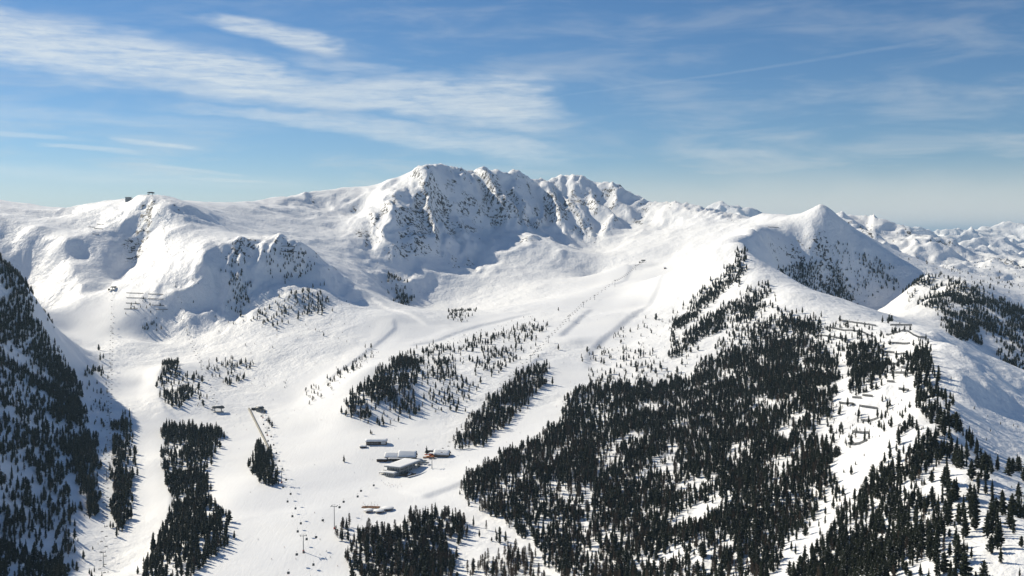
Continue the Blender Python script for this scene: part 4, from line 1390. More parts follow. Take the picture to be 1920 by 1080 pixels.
def build_chalet():
    p = on_ground(752, 862)
    t = thing('gabled_chalet', 'long dark timber chalet with deep snow on its two gabled roofs', 'chalet', p, math.radians(-4), 1.15)
    gable('x', t, -2, 19, -6, 7, 5.6, 5.6, 1.4, M['wood_dark'], 0.6, 31, 6)
    w2 = thing
    # lower left wing, butted to the main house
    gable('x', t, -20, -2.05, -5, 6, 4.4, 4.2, 1.1, M['wood_dark'], 0.6, 32, 5, 1)
    lw = MB().box(-30, -17, -9.5, -5.6, -2.5, 2.4).build('low_wing', M['wood_dark'], t)
    lump_snow('wing_snow', -30.5, -16.5, -10, -5.3, 2.4, 0.8, lw, 33, 0.2, 12, 6)
    pr = MB().box(-15, 15, -9.5, -6.2, 2.9, 3.2).build('porch_roof', M['wood_dark'], t)
    lump_snow('porch_snow', -15.2, 15.2, -9.8, -6.1, 3.2, 0.7, pr, 34, 0.2, 20, 5)
    for x in (-14, -7, 0, 7, 14):
        MB().box(x - .12, x + .12, -9.2, -8.95, -2.5, 2.9).build('post', M['wood_dark'], t)
    for x in (2.5, 9.5, -8):
        c = MB().box(x - .5, x + .5, 1.2, 2.2, 7.0 if x > 0 else 6, 11.2 if x > 0 else 8.6).build('chimney', M['stone'], t)
        zt = 11.2 if x > 0 else 8.6
        MB().box(x - .6, x + .6, 1.1, 2.3, zt, zt + .3).build('cap', M['snow'], c)
    bl = MB().box(19.05, 20.2, -5.0, 6.0, 3.2, 4.3).build('balcony', M['wood_mid'], t)
    return t


def build_hall():
    p = on_ground(706, 832)
    t = thing('long_hall', 'long low hall with rounded snow-laden roof and dark lower wall', 'hall', p, math.radians(4), 1.2)
    w = MB().box(-13, 13, -5, 5, -2.5, 3.8).build('wall', M['wood_dark'], t)
    window_row(w, 'x', -5, -1, -12, 3, 7, 0.8, 2.2, 0.8)
    pn = MB().box(6, 12, -5.25, -5.02, 0.2, 3.4).build('door_panel', M['frame'], t)
    rf = MB().prism([(-6, 3.8), (-5.4, 4.8), (-3, 5.7), (0, 6.0), (3, 5.7), (5.4, 4.8), (6, 3.8)], 'x', -14, 14).build('roof', M['panel_grey'], t)
    lump_snow('roof_snow', -14, 14, -6, 6, 5.95, 0.9, rf, 41, 0.12, 22, 13, lambda x, y: -2.0 * (abs(y) / 6) ** 2.2)
    t2 = thing('snowy_hut', 'small low hut under a rounded snow cap in front of the long hall', 'hut', on_ground(681, 839), 0.1, 1.2)
    MB().box(-4, 4, -2.5, 2.5, -1.5, 1.5).build('wall', M['wood_dark'], t2)
    rf = MB().box(-4.6, 4.6, -3, 3, 1.5, 1.7).build('roof', M['wood_dark'], t2)
    lump_snow('roof_snow', -4.8, 4.8, -3.2, 3.2, 1.7, 1.3, rf, 43, 0.2, 10, 8)


def parasol(px, py, mat, label, r=2.6, snow=True, h=3.0, off=(0, 0), group=None, name='parasol'):
    p = on_ground(px, py)
    t = thing(name, label, 'parasol', (p.x + off[0], p.y + off[1], ground_z(p.x + off[0], p.y + off[1])), random.random() * 3, 1.0, group)
    MB().tube((0, 0, -1), (0, 0, h + 0.7), 0.07, 0.06, 6).build('pole', M['steel'], t)
    MB().rev([(0.05, h + 0.8), (r * 0.5, h + 0.45), (r, h), (r, h - 0.25), (r * .97, h - 0.25), (r * 0.5, h + 0.38), (0.05, h + 0.7)], 8).build('canopy', mat, t)
    for k in range(4):
        a = k * math.pi / 2 + .4
        MB().tube((0, 0, h - 0.4), (r * .7 * math.cos(a), r * .7 * math.sin(a), h + 0.2), 0.03, 0.03, 4).build('strut', M['steel'], t)
    MB().rev([(0.6, -0.2), (0.6, 0.12), (0.1, 0.2)], 10).build('base', M['concrete'], t)
    return t


def build_bar_huts():
    # snowed-in chalet right of the red terrace
    p = on_ground(829, 855)
    t = thing('snowed_in_chalet', 'low chalet buried under deep snow beside the red parasols', 'chalet', p, math.radians(-12), 1.2)
    gable('x', t, -9, 9, -5, 5, 3.2, 3.6, 1.2, M['wood_dark'], 1.1, 51, 4, 1)
    sh = MB().box(-16, -9.6, -3, 3.5, -2, 3.0).build('side_shed', M['wood_dark'], t)
    lump_snow('shed_snow', -16.5, -9.4, -3.5, 4, 3.0, 0.9, sh, 52, 0.2, 9, 8)
    t = thing('timber_bar', 'brown timber bar hut with snow cap behind the red parasols', 'hut', on_ground(806, 848), math.radians(5))
    w = MB().box(-5, 5, -3, 3, -2, 3.2).build('wall', M['wood_mid'], t)
    window_row(w, 'x', -3, -1, -4, 4, 3, 1.0, 2.4, 0.6)
    rf = MB().box(-5.8, 5.8, -3.8, 3.8, 3.2, 3.45).build('roof', M['wood_dark'], t)
    lump_snow('roof_snow', -5.8, 5.8, -3.8, 3.8, 3.45, 0.8, rf, 54, 0.2, 10, 8)
    tt = thing('timber_terrace', 'red-brown timber sun terrace in front of the bar hut', 'terrace', on_ground(803, 857), math.radians(5))
    for i in range(12):
        MB().box(-8 + i * 1.35, -8 + i * 1.35 + 1.28, -4.5, 4.5, -0.2, 0.25 + 0.02 * (i % 2)).build('plank', M['wood_mid'], tt)
    for q, (px, py, m, lab) in enumerate(((799, 856, 'red_cloth', 'red parasol at the left end of the timber terrace'), (803, 859, 'orange_cloth', 'orange parasol at the front of the timber terrace'),
                                          (807, 856, 'red_cloth', 'red parasol in the middle of the timber terrace'), (811, 859, 'orange_cloth', 'orange parasol at the right end of the timber terrace'))):
        parasol(px, py, M[m], lab, 3.0)
    for q, (px, py, lab) in enumerate(((785, 870, 'grey-green parasol nearest the big lodge roof'), (789, 867, 'grey-green parasol at the back of the snow bar'), (793, 870, 'grey-green parasol in the middle of the snow bar'), (797, 867, 'grey-green parasol at the back right of the snow bar'), (801, 871, 'grey-green parasol nearest the lift pylon'))):
        parasol(px, py, M['grey_cloth'], lab, 3.2)
    # snow-covered round canopies and a sun deck above the bottom wood
    for px, py, r, lab in ((691, 960, 6.0, 'leftmost snow-capped round canopy above the bottom wood'), (711, 961, 6.5, 'middle snow-capped round canopy above the bottom wood'), (727, 956, 7.5, 'rightmost and largest snow-capped round canopy above the bottom wood')):
        t = thing('round_canopy', lab, 'canopy', on_ground(px, py))
        for k in range(6):
            a = k * math.pi / 3
            MB().tube((r * .8 * math.cos(a), r * .8 * math.sin(a), -1.5), (r * .8 * math.cos(a), r * .8 * math.sin(a), 2.4), 0.14, 0.14, 6).build('post', M['wood_dark'], t)
        MB().rev([(r, 2.2), (r, 2.5), (r * .6, 3.3), (0.3, 3.8), (0.3, 3.5), (r * .6, 3.0)], 16).build('roof', M['wood_dark'], t)
        MB().rev([(r * .98, 2.5), (r * 1.02, 2.9), (r * .9, 3.4), (r * .6, 4.0), (0.3, 4.5)], 18).build('roof_snow', M['snow'], t, True)
        MB().rev([(r * .35, -1), (r * .35, 1.1), (r * .33, 1.15)], 14).build('round_bar', M['wood_mid'], t)
    tt = thing('sun_deck', 'orange-brown plank sun deck above the bottom wood', 'terrace', on_ground(695, 951), math.radians(-6))
    for i in range(14):
        MB().box(-11 + i * 1.6, -11 + i * 1.6 + 1.52, -5, 5, -1.0, 0.3 + 0.02 * (i % 2)).build('plank', M['wood_mid'], tt)
    rg = random.Random(5)
    for i in range(16):
        x, y = -10 + (i % 8) * 2.8 + rg.uniform(-.3, .3), -3 + (i // 8) * 5 + rg.uniform(-.4, .4)
        wpos = tt.matrix_basis @ Vector((x, y, 0.32))
        row = 'front' if i < 8 else 'back'
        c = thing('deck_chair', 'orange deck chair in the %s row of the sun deck' % row, 'deck chair', wpos, rg.uniform(-2.2, -1.2), 1.0, 'deck chairs in the %s row' % row)
        MB().prism([(-.9, .35), (.2, .35), (.2, .42), (-.9, .42)], 'y', -.32, .32).build('seat', M['orange_cloth'], c)
        MB().prism([(.2, .35), (.9, 1.05), (.85, 1.1), (.15, .42)], 'y', -.32, .32).build('backrest', M['orange_cloth'], c)
        for sx, sy in ((-.8, -.3), (-.8, .3), (.3, -.3), (.3, .3)):
            MB().box(sx - .03, sx + .03, sy - .03, sy + .03, 0, .35).build('leg', M['wood_mid'], c)


def lift_station(px, py, rot, label, s=1.0, round_=True, d0=500):
    t = thing('lift_station', label, 'lift station', on_ground(px, py, d0), rot, s)
    MB().box(-7, 7, -4, 4, -3, 0.5).build('plinth', M['concrete'], t)
    for x in (-4.5, 4.5):
        MB().box(x - .7, x + .7, -.7, .7, 0.5, 5.0).build('leg', M['concrete'], t)
    hd = MB().prism([(-8.5, 5.2), (-9, 6.2), (-7.5, 7.8), (-4, 8.6), (4, 8.6), (7.5, 7.8), (9, 6.2), (8.5, 5.2)], 'y', -3.4, 3.4).build('drive_housing', M['dark_steel'], t, bevel=0.15)
    MB().box(-6, -1, -3.45, 3.45, 6.0, 7.2).build('window_band', M['glass'], hd)
    lump_snow('roof_snow', -4.5, 4.5, -3.3, 3.3, 8.62, 0.35, hd, int(px), 0.2, 10, 7)
    wh = MB().rev([(3.2, 4.4), (3.4, 4.6), (3.4, 4.9), (3.2, 5.1)], 18, 5.0, 0).build('bullwheel', M['steel'], t)
    hut = MB().box(-10, -6.5, 6, 9.5, -2, 2.8).build('control_cabin', M['wood_dark'], t)
    window_row(hut, 'x', 6, -1, -9.6, -6.9, 2, 1.2, 2.3, 0.4)
    lump_snow('cabin_snow', -10.4, -6.1, 5.6, 9.9, 2.8, 0.5, hut, int(px) + 1, 0.2, 7, 7)
    return t


def build_stations():
    # top station of the gondola: drum with rounded roof
    t = thing('gondola_station', 'drum-shaped gondola top station with curved roof beside the conveyor tunnel', 'lift station', on_ground(487, 770), math.radians(-60))
    w = MB().rev([(7, -3), (7, 5.0), (6.8, 5.2)], 20, 0, 0, 1.35, 1.0).build('wall', M['panel_grey'], t)
    MB().rev([(7.04, 1.5), (7.12, 1.6), (7.12, 3.6), (7.04, 3.7)], 20, 0, 0, 1.35, 1.0).build('window_band', M['glass'], w)
    MB().rev([(7.8, 5.2), (7.6, 6.0), (6, 7.6), (3, 8.5), (0.3, 8.8)], 20, 0, 0, 1.35, 1.0).build('roof', M['dark_steel'], t, True)
    MB().rev([(5.2, 8.0), (4.2, 8.6), (2.4, 9.0), (0.3, 9.2)], 18, 0, 0, 1.35, 1.0).build('roof_snow', M['snow'], t, True)
    MB().box(9.4, 17, -3.5, 3.5, 3.8, 4.6).build('platform_roof', M['dark_steel'], t)
    for y in (-3.1, 3.1):
        MB().box(16.2, 16.7, y - .25, y + .25, -3, 3.8).build('post', M['steel'], t)
    t = thing('storage_shed', 'dark low shed left of the drum-shaped gondola station', 'shed', on_ground(477, 768), 0.1)
    MB().box(-5, 5, -2.5, 2.5, -2, 3.0).build('wall', M['wood_dark'], t)
    rf = MB().box(-5.4, 5.4, -2.9, 2.9, 3.0, 3.2).build('roof', M['dark_steel'], t)
    lift_station(409, 772, math.radians(20), 'dark chairlift bottom station with wings beside the wooded knoll', 1.25)
    lift_station(213, 543, math.radians(70), 'dark chairlift station at the top of the left-hand piste', 0.95)
    lift_station(1206, 492, math.radians(50), 'chairlift top station in the snow bowl under the main peak', 1.0)
    lift_station(283, 366, math.radians(10), 'chairlift top station on the skyline of the left summit', 1.15)
    t = thing('summit_restaurant', 'dark flat-roofed summit restaurant on the left skyline', 'restaurant', on_ground(243, 376), math.radians(-8))
    w = MB().box(-11, 13, -6, 6, -6, 5.5).build('wall', M['panel_grey'], t)
    window_row(w, 'x', -6, -1, -10, 12, 8, 1.5, 4.0, 0.6)
    up = MB().box(-11, 3, -5, 5, 5.5, 9.5).build('upper_wall', M['panel_grey'], t)
    window_row(up, 'x', -5, -1, -10, 2, 5, 6.5, 8.6, 0.6)
    MB().box(-12, 6, -6.5, 6.5, 9.5, 10.2).build('roof', M['dark_steel'], t)
    rf = MB().box(3.2, 14, -6.6, 6.6, 5.5, 6.0).build('terrace_roof', M['dark_steel'], t)
    lump_snow('roof_snow', 3.5, 13.8, -6.3, 6.3, 6.0, 0.4, rf, 70, 0.2, 10, 9)
    t = thing('lookout_hut', 'tiny dark hut on the edge of the snow bowl', 'hut', on_ground(1247, 504), 0.3)
    MB().box(-2.5, 2.5, -2, 2, -2, 3).build('wall', M['wood_dark'], t)
    rf = MB().prism([(-2.6, 3), (0, 4.4), (2.6, 3)], 'x', -3, 3).build('roof', M['wood_dark'], t)
    MB().prism([(-2.7, 3.05), (0, 4.5), (2.7, 3.05), (2.7, 3.5), (0, 5.0), (-2.7, 3.5)], 'x', -3.1, 3.1).build('roof_snow', M['snow'], rf)


def build_tunnel():
    """covered moving-carpet lift running down the slope"""
    pts = [on_ground(467 + (512 - 467) * f, 767 + (857 - 767) * f, 1200) for f in np.linspace(0, 1, 26)]
    t = thing('conveyor_tunnel', 'long grey-beige covered conveyor tunnel running down from the gondola station', 'conveyor tunnel', pts[0])
    o = pts[0]
    prof = [(-1.7, -0.6), (-1.7, 1.0), (-1.2, 2.0), (0, 2.4), (1.2, 2.0), (1.7, 1.0), (1.7, -0.6)]
    for i in range(len(pts) - 1):
        a, b = pts[i] - o, pts[i + 1] - o
        d = (b - a)
        side = Vector((d.y, -d.x, 0)).normalized()
        V, Fc = [], []
        for q in (a + d * 0.004, b - d * 0.004):
            for s, z in prof:
                V.append(tuple(q + side * s + Vector((0, 0, z))))
        n = len(prof)
        for k in range(n):
            j = (k + 1) % n
            Fc.append((k, j, n + j, n + k))
        Fc.append(tuple(range(n)))
        Fc.append(tuple(n + k for k in reversed(range(n))))
        obj('shell', new_mesh('shell', V, Fc, M['tunnel']), t)
        if i % 2 == 0:
            V, Fc = [], []
            for q in (a - d * 0.015, a + d * 0.003):
                for s, z in prof:
                    V.append(tuple(q + side * s * 1.06 + Vector((0, 0, z * 1.05))))
            for k in range(n):
                j = (k + 1) % n
                Fc.append((k, j, n + j, n + k))
            Fc.append(tuple(range(n)))
            Fc.append(tuple(n + k for k in reversed(range(n))))
            obj('hoop', new_mesh('hoop', V, Fc, M['steel']), t)


# ------------------------------------------------------------------ lifts
def pylon_meshes(kind):
    """unit-height parts: tower 10 m, head on top"""
    tower = MB().tube((0, 0, -2), (0, 0, 10), 0.62, 0.38, 10).mesh('pylon_tower', M['steel'])
    foot = MB().box(-1.1, 1.1, -1.1, 1.1, -2, 0.35).mesh('pylon_foot', M['concrete'])
    w = 3.3 if kind == 'gondola' else 2.5
    arm = MB().box(-w, w, -.28, .28, 9.75, 10.3).mesh('pylon_arm', M['steel'])
    sh = MB()
    for s in (-1, 1):
        sh.box(s * w - .22, s * w + .22, -3.2, 3.2, 10.3, 10.75)
    rollers = []
    for s in (-1, 1):
        rollers.append(MB().box(s * w - .24, s * w + .24, -3.4, 3.4, 10.32, 10.85).mesh('sheave_train', M['dark_steel']))
    walk = MB().box(-w - .2, w + .2, .5, 1.0, 10.35, 10.42).mesh('catwalk', M['dark_steel'])
    gant = MB().box(-.12, .12, -.12, .12, 10.3, 12.0).box(-w * .7, w * .7, -.1, .1, 11.9, 12.1).mesh('maintenance_gantry', M['steel'])
    return tower, foot, arm, rollers, walk, gant, w


PYL = {'gondola': pylon_meshes('gondola'), 'chair': pylon_meshes('chair')}


def cabin_thing(loc, rot, label, group):
    t = thing('gondola_cabin', label, 'gondola', loc, rot, 1.0, group)
    obj('shell', CABIN['shell'], t)
    obj('window_band', CABIN['glass'], t)
    obj('hanger', CABIN['hanger'], t)
    obj('grip', CABIN['grip'], t)
    obj('ski_rack', CABIN['rack'], t)
    return t


CABIN = {
 'shell': MB().prism([(-1.05, -4.6), (-1.25, -3.9), (-1.2, -2.75), (-.85, -2.3), (.85, -2.3), (1.2, -2.75), (1.25, -3.9), (1.05, -4.6)], 'x', -1.15, 1.15).mesh('cabin_shell', M['cabin'], bevel=0.1),
 'glass': MB().box(-1.17, 1.17, -.9, .9, -3.75, -2.8).box(-.85, .85, -1.26, 1.26, -3.75, -2.85).mesh('cabin_window', M['glass']),
 'hanger': MB().tube((0, 0, -2.35), (0, 0, 0), 0.07, 0.07, 6).mesh('cabin_hanger', M['steel']),
 'grip': MB().box(-.2, .2, -.4, .4, -.12, .2).mesh('cabin_grip', M['dark_steel']),
 'rack': MB().box(1.2, 1.4, -.6, .6, -4.4, -3.9).mesh('cabin_rack', M['steel']),
}
CHAIR = {
 'hanger': MB().tube((0, 0, 0), (0, 0, -2.2), 0.05, 0.05, 5).mesh('chair_hanger', M['steel']),
 'seat': MB().box(-1.6, 1.6, -.45, .1, -2.75, -2.6).mesh('chair_seat', M['rubber']),
 'back': MB().box(-1.6, 1.6, .05, .2, -2.6, -1.9).mesh('chair_back', M['rubber']),
 'bar': MB().tube((-1.5, -.6, -2.2), (1.5, -.6, -2.2), 0.04, 0.04, 5).mesh('chair_bar', M['steel']),
}


def chair_thing(loc, rot, label, group):
    t = thing('lift_chair', label, 'chair', loc, rot, 1.0, group)
    obj('hanger', CHAIR['hanger'], t)
    obj('seat', CHAIR['seat'], t)
    obj('backrest', CHAIR['back'], t)
    obj('safety_bar', CHAIR['bar'], t)


def build_lift(name, kind, stops, label_pylons, spacing, phase, word):
    """stops: (px, py of the foot, height in metres or None for a station); returns nothing"""
    tower, foot, arm, rollers, walk, gant, w = PYL[kind]
    P = []
    for px, py, h, d0 in stops:
        g = on_ground(px, py, d0)
        P.append((g, h))
    n = len(P)
    li = 0
    for i, (g, h) in enumerate(P):
        if h is None:
            continue
        a = P[max(0, i - 1)][0]
        b = P[min(n - 1, i + 1)][0]
        rot = math.atan2(b.y - a.y, b.x - a.x) - math.pi / 2
        s = h / 10.0
        t = thing('lift_pylon', label_pylons[li], 'pylon', g, rot, 1.0, 'pylons of the ' + word)
        li += 1
        o = obj('tower', tower, t)
        o.scale = (1, 1, s)
        obj('foot', foot, t)
        dz = h - 10
        for nm, m_ in (('crossarm', arm), ('catwalk', walk), ('gantry', gant)):
            obj(nm, m_, t).location = (0, 0, dz)
        for r in rollers:
            obj('sheave_train', r, t).location = (0, 0, dz)
        if kind == 'gondola':
            pad = MB().tube((0, 0, -.5), (0, 0, 2.2), 0.95, 0.95, 10).mesh('safety_pad', M['red_paint'])
            obj('safety_pad', pad, t)
    # two cables hung from head to head
    ends = []
    for i, (g, h) in enumerate(P):
        a = P[max(0, i - 1)][0]
        b = P[min(n - 1, i + 1)][0]
        d = Vector((b.x - a.x, b.y - a.y, 0)).normalized()
        side = Vector((d.y, -d.x, 0))
        ends.append((g + Vector((0, 0, (h if h else 4.2) + .9)), side))
    count = 0
    for s in (-1, 1):
        mb = MB()
        path = []
        for i in range(n - 1):
            a, b = ends[i][0] + ends[i][1] * s * w, ends[i + 1][0] + ends[i + 1][1] * s * w
            L = (b - a).length
            sag = min(6.0, L * L / 26000.0)
            seg = 10
            for k in range(seg):
                f = k / seg
                path.append(a.lerp(b, f) - Vector((0, 0, 4 * sag * f * (1 - f))))
        path.append(ends[-1][0] + ends[-1][1] * s * w)
        for a, b in zip(path[:-1], path[1:]):
            mb.tube(a, b, 0.03, 0.03, 4)
        co = obj('haul_cable', mb.mesh('haul_cable', M['dark_steel']))
        co['label'] = 'thin %s cable of the %s' % ('left' if s < 0 else 'right', word)
        co['category'] = 'cable'
        co['group'] = 'cables of the lifts'
        # carriers
        dist = phase + (spacing / 2 if s > 0 else 0)
        run = 0.0
        for a, b in zip(path[:-1], path[1:]):
            L = (b - a).length
            while run + L > dist:
                q = a.lerp(b, (dist - run) / L)
                rot = math.atan2(b.y - a.y, b.x - a.x) - math.pi / 2
                px, py = project(q.x, q.y, q.z - 3)
                if -5 < px < 1925 and py < 1085:
                    where = 'left' if s < 0 else 'right'
                    if kind == 'gondola':
                        cabin_thing(q, rot, 'dark gondola cabin on the %s cable of the %s' % (where, word), 'cabins on the %s cable of the %s' % (where, word))
                    else:
                        chair_thing(q, rot, 'empty chair on the %s cable of the %s' % (where, word), 'chairs on the %s cable of the %s' % (where, word))
                dist += spacing
            run += L


def build_lifts():
    build_lift('a', 'gondola', [(490, 772, None, 1400), (493, 784, 9, 1400), (501, 817, 13, 1300), (528, 906, 17, 1100), (569, 1035, 18, 900), (600, 1130, None, 700)],
               ['short pylon right below the drum-shaped gondola station', 'pylon beside the conveyor tunnel', 'pylon right of the triangular tree clump', 'pylon with red padded foot on the lower piste'],
               62, 25, 'main gondola line')
    build_lift('b', 'gondola', [(712, 900, None, 1100), (627, 992, 27, 900), (500, 1120, None, 700)],
               ['tall slim pylon at the left tip of the bottom wood'], 85, 48, 'lower gondola line')
    build_lift('c', 'chair', [(213, 545, None, 1500), (210, 625, 13, 1500), (208, 695, 15, 1500), (205, 790, 14, 1400), (200, 900, 15, 1100), (194, 1062, 16, 900), (185, 1150, None, 700)],
               ['chairlift pylon on the upper left piste below the station', 'chairlift pylon beside the left piste with trees left of it', 'chairlift pylon above the narrow tree strip', 'chairlift pylon hidden along the narrow tree strip', 'chairlift pylon at the bottom left corner with crossarm'],
               38, 8, 'left chairlift')
    build_lift('d', 'chair', [(409, 768, None, 1500), (377, 690, 12, 1600), (351, 628, 13, 1800), (330, 540, 12, 2000), (308, 438, 14, 2300), (296, 401, 13, 2500), (284, 368, None, 2700)],
               ['chairlift pylon on the wooded knoll', 'chairlift pylon at the foot of the shaded front', 'chairlift pylon on the shaded front slope', 'upper chairlift pylon below the left summit', 'highest chairlift pylon under the summit station'], 42, 15, 'summit chairlift')
    build_lift('e', 'chair', [(790, 880, None, 1200), (810, 878, 14, 1300), (956, 718, 12, 1500), (995, 679, 12, 1600), (1028, 643, 13, 1800), (1067, 602, 12, 2000), (1094, 576, 12, 2100), (1115, 562, 11, 2200), (1153, 537, 16, 2400), (1192, 506, 14, 2600), (1206, 492, None, 2700)],
               ['chairlift pylon beside the grey-green parasols', 'chairlift pylon at the top of the ribbon of wood', 'chairlift pylon above the ribbon of wood', 'chairlift pylon by the lone conifer on the piste', 'chairlift pylon on the dark piste bank', 'chairlift pylon above the dark piste bank', 'chairlift pylon halfway up the bowl', 'tall chairlift pylon in the snow bowl', 'chairlift pylon just below the bowl top station'],
               30, 10, 'bowl chairlift')


# ------------------------------------------------------------------ avalanche fences
FENCES = [
 ((1573, 601), (1643, 615), 'topmost avalanche fence on the rounded right-hand ridge'), ((1552, 615), (1634, 631), 'second avalanche fence from the top left of the right-hand ridge'), ((1537, 631), (1600, 650), 'third avalanche fence on the left of the right-hand ridge'),
 ((1670, 611), (1710, 611), 'short straight avalanche fence highest on the white ridge dome'), ((1662, 629), (1737, 635), 'longest avalanche fence across the white ridge dome'), ((1665, 644), (1706, 647), 'avalanche fence just under the longest one on the ridge dome'),
 ((1657, 661), (1677, 663), 'avalanche fence touching the dense tree clump'), ((1678, 666), (1697, 669), 'short avalanche fence right of the dense tree clump'), ((1665, 685), (1684, 686), 'small avalanche fence left in the fence lane'), ((1690, 691), (1715, 695), 'small avalanche fence right in the fence lane'),
 ((1668, 701), (1708, 707), 'long low avalanche fence in the middle of the lane'), ((1663, 717), (1677, 718), 'shortest avalanche fence beside the trees'), ((1685, 731), (1704, 734), 'avalanche fence alone on the white patch of the lane'),
 ((1617, 743), (1636, 745), 'avalanche fence above the two lower trees'), ((1598, 747), (1615, 748), 'stubby avalanche fence left of the lane'), ((1573, 757), (1602, 762), 'dark avalanche fence among trees on the left'), ((1611, 763), (1645, 768), 'bent avalanche fence between two conifers'),
 ((1614, 790), (1647, 793), 'lowest but one avalanche fence in the lane'), ((1600, 812), (1628, 815), 'avalanche fence above the narrow snow chute'), ((1590, 834), (1625, 838), 'lowest avalanche fence at the head of the snow chute'),
 ((1440, 426), (1460, 427), 'far avalanche fence left of the pointed peak'),
 ((237, 550), (269, 551), 'top left avalanche fence on the shaded front'), ((278, 552), (306, 553), 'top right avalanche fence on the shaded front'), ((237, 559), (274, 560), 'second avalanche fence on the left of the shaded front'), ((277, 561), (306, 562), 'second avalanche fence on the right of the shaded front'), ((236, 569), (262, 570), 'third avalanche fence on the left of the shaded front'),
 ((285, 573), (308, 574), 'third avalanche fence on the right of the shaded front'), ((292, 581), (314, 581), 'lowest avalanche fence on the right of the shaded front'), ((233, 580), (258, 580), 'lowest avalanche fence on the left of the shaded front'),
 ((166, 426), (178, 427), 'leftmost of the high avalanche fences under the summit'), ((182, 421), (194, 422), 'uppermost of the high avalanche fences under the summit'), ((176, 429), (193, 430), 'middle of the high avalanche fences under the summit'), ((173, 439), (186, 440), 'lowest of the high avalanche fences under the summit'),
 ((528, 462), (552, 463), 'upper avalanche fence on the wooded front knob'), ((528, 472), (556, 473), 'lower avalanche fence on the wooded front knob'),
]
FPOST = MB().box(-.12, .12, -.1, .1, -1.2, 3.3).tube((0, 2.4, -1.0), (0, 0.05, 2.6), 0.09, 0.09, 5).mesh('fence_post', M['dark_steel'])


def build_fences():
    for (a, b, lab) in FENCES:
        A = on_ground(*a)
        n = max(3, int(abs(b[0] - a[0]) / F_PX * A.y / 4.0))
        line = [A]
        for i in range(1, n + 1):       # follow the slope along the fence line
            d_ = line[-1].y
            q = on_ground(a[0] + (b[0] - a[0]) * i / n, a[1] + (b[1] - a[1]) * i / n, d_ - 9, d_ + 9, 30)
            line.append(q)
        B = line[-1]
        t = thing('avalanche_fence', lab, 'fence', A, 0, 1.0, 'avalanche fences')
        d = Vector((B.x - A.x, B.y - A.y, 0)).normalized()
        rot = math.atan2(d.y, d.x)
        G = []
        for i in range(n + 1):
            G.append(line[i] - A)
            po = obj('post', FPOST, t)
            po.location = G[-1]
            po.rotation_euler = (0, 0, rot)
            po.scale = (1, 1, 1.0 if A.y < 2100 else 0.65)
        up = Vector((0, 0, 1))
        side = Vector((-d.y, d.x, 0))
        for k in range(5 if A.y < 2100 else 3):
            z0 = 0.45 + k * 0.58
            V, Fc = [], []
            for q in G:
                for s, z in ((-.16, z0), (-.08, z0), (-.08, z0 + .50), (-.16, z0 + .50)):
                    V.append(tuple(q + side * s + up * z))
            for i in range(n):
                for c in range(4):
                    e = (c + 1) % 4
                    Fc.append((i * 4 + c, i * 4 + e, i * 4 + 4 + e, i * 4 + 4 + c))
            Fc.append((0, 1, 2, 3))
            Fc.append((n * 4 + 3, n * 4 + 2, n * 4 + 1, n * 4))
            obj('slat', new_mesh('slat', V, Fc, M['dark_steel']), t)


# ------------------------------------------------------------------ people on skis
def body_mesh(name, pose, jacket, trousers):
    """one continuous figure grown over a joint skeleton, then coloured by height"""
    J = pose
    names = list(J)
    idx = {k: i for i, k in enumerate(names)}
    E = [('hip', 'waist'), ('waist', 'chest'), ('chest', 'neck'), ('neck', 'head'), ('head', 'crown'),
         ('chest', 'shL'), ('shL', 'elL'), ('elL', 'haL'), ('chest', 'shR'), ('shR', 'elR'), ('elR', 'haR'),
         ('hip', 'hiL'), ('hiL', 'knL'), ('knL', 'anL'), ('anL', 'toL'), ('hip', 'hiR'), ('hiR', 'knR'), ('knR', 'anR'), ('anR', 'toR')]
    R = {'hip': .16, 'waist': .15, 'chest': .18, 'neck': .07, 'head': .11, 'crown': .10, 'shL': .09, 'shR': .09, 'elL': .06, 'elR': .06, 'haL': .05, 'haR': .05,
         'hiL': .11, 'hiR': .11, 'knL': .08, 'knR': .08, 'anL': .07, 'anR': .07, 'toL': .06, 'toR': .06}
    me = bpy.data.meshes.new(name)
    me.from_pydata([J[k] for k in names], [(idx[a], idx[b]) for a, b in E], [])
    ob = bpy.data.objects.new(name, me)
    COL.objects.link(ob)
    md = ob.modifiers.new('skin', 'SKIN')
    me2 = ob.data
    for k in names:
        v = me2.skin_vertices[0].data[idx[k]]
        v.radius = (R[k], R[k])
        v.use_root = (k == 'hip')
    ob.modifiers.new('sub', 'SUBSURF').levels = 1
    dg = bpy.context.evaluated_depsgraph_get()
    out = bpy.data.meshes.new_from_object(ob.evaluated_get(dg))
    out.name = name
    bpy.data.objects.remove(ob)
    out.materials.clear()
    for m_ in (jacket, trousers, M['skin']):
        out.materials.append(m_)
    hz, nz = J['hip'][2], J['neck'][2]
    for p in out.polygons:
        z = p.center.z
        p.material_index = 1 if z < hz - .03 else (2 if z > nz + .02 else 0)
        p.use_smooth = True
    return out


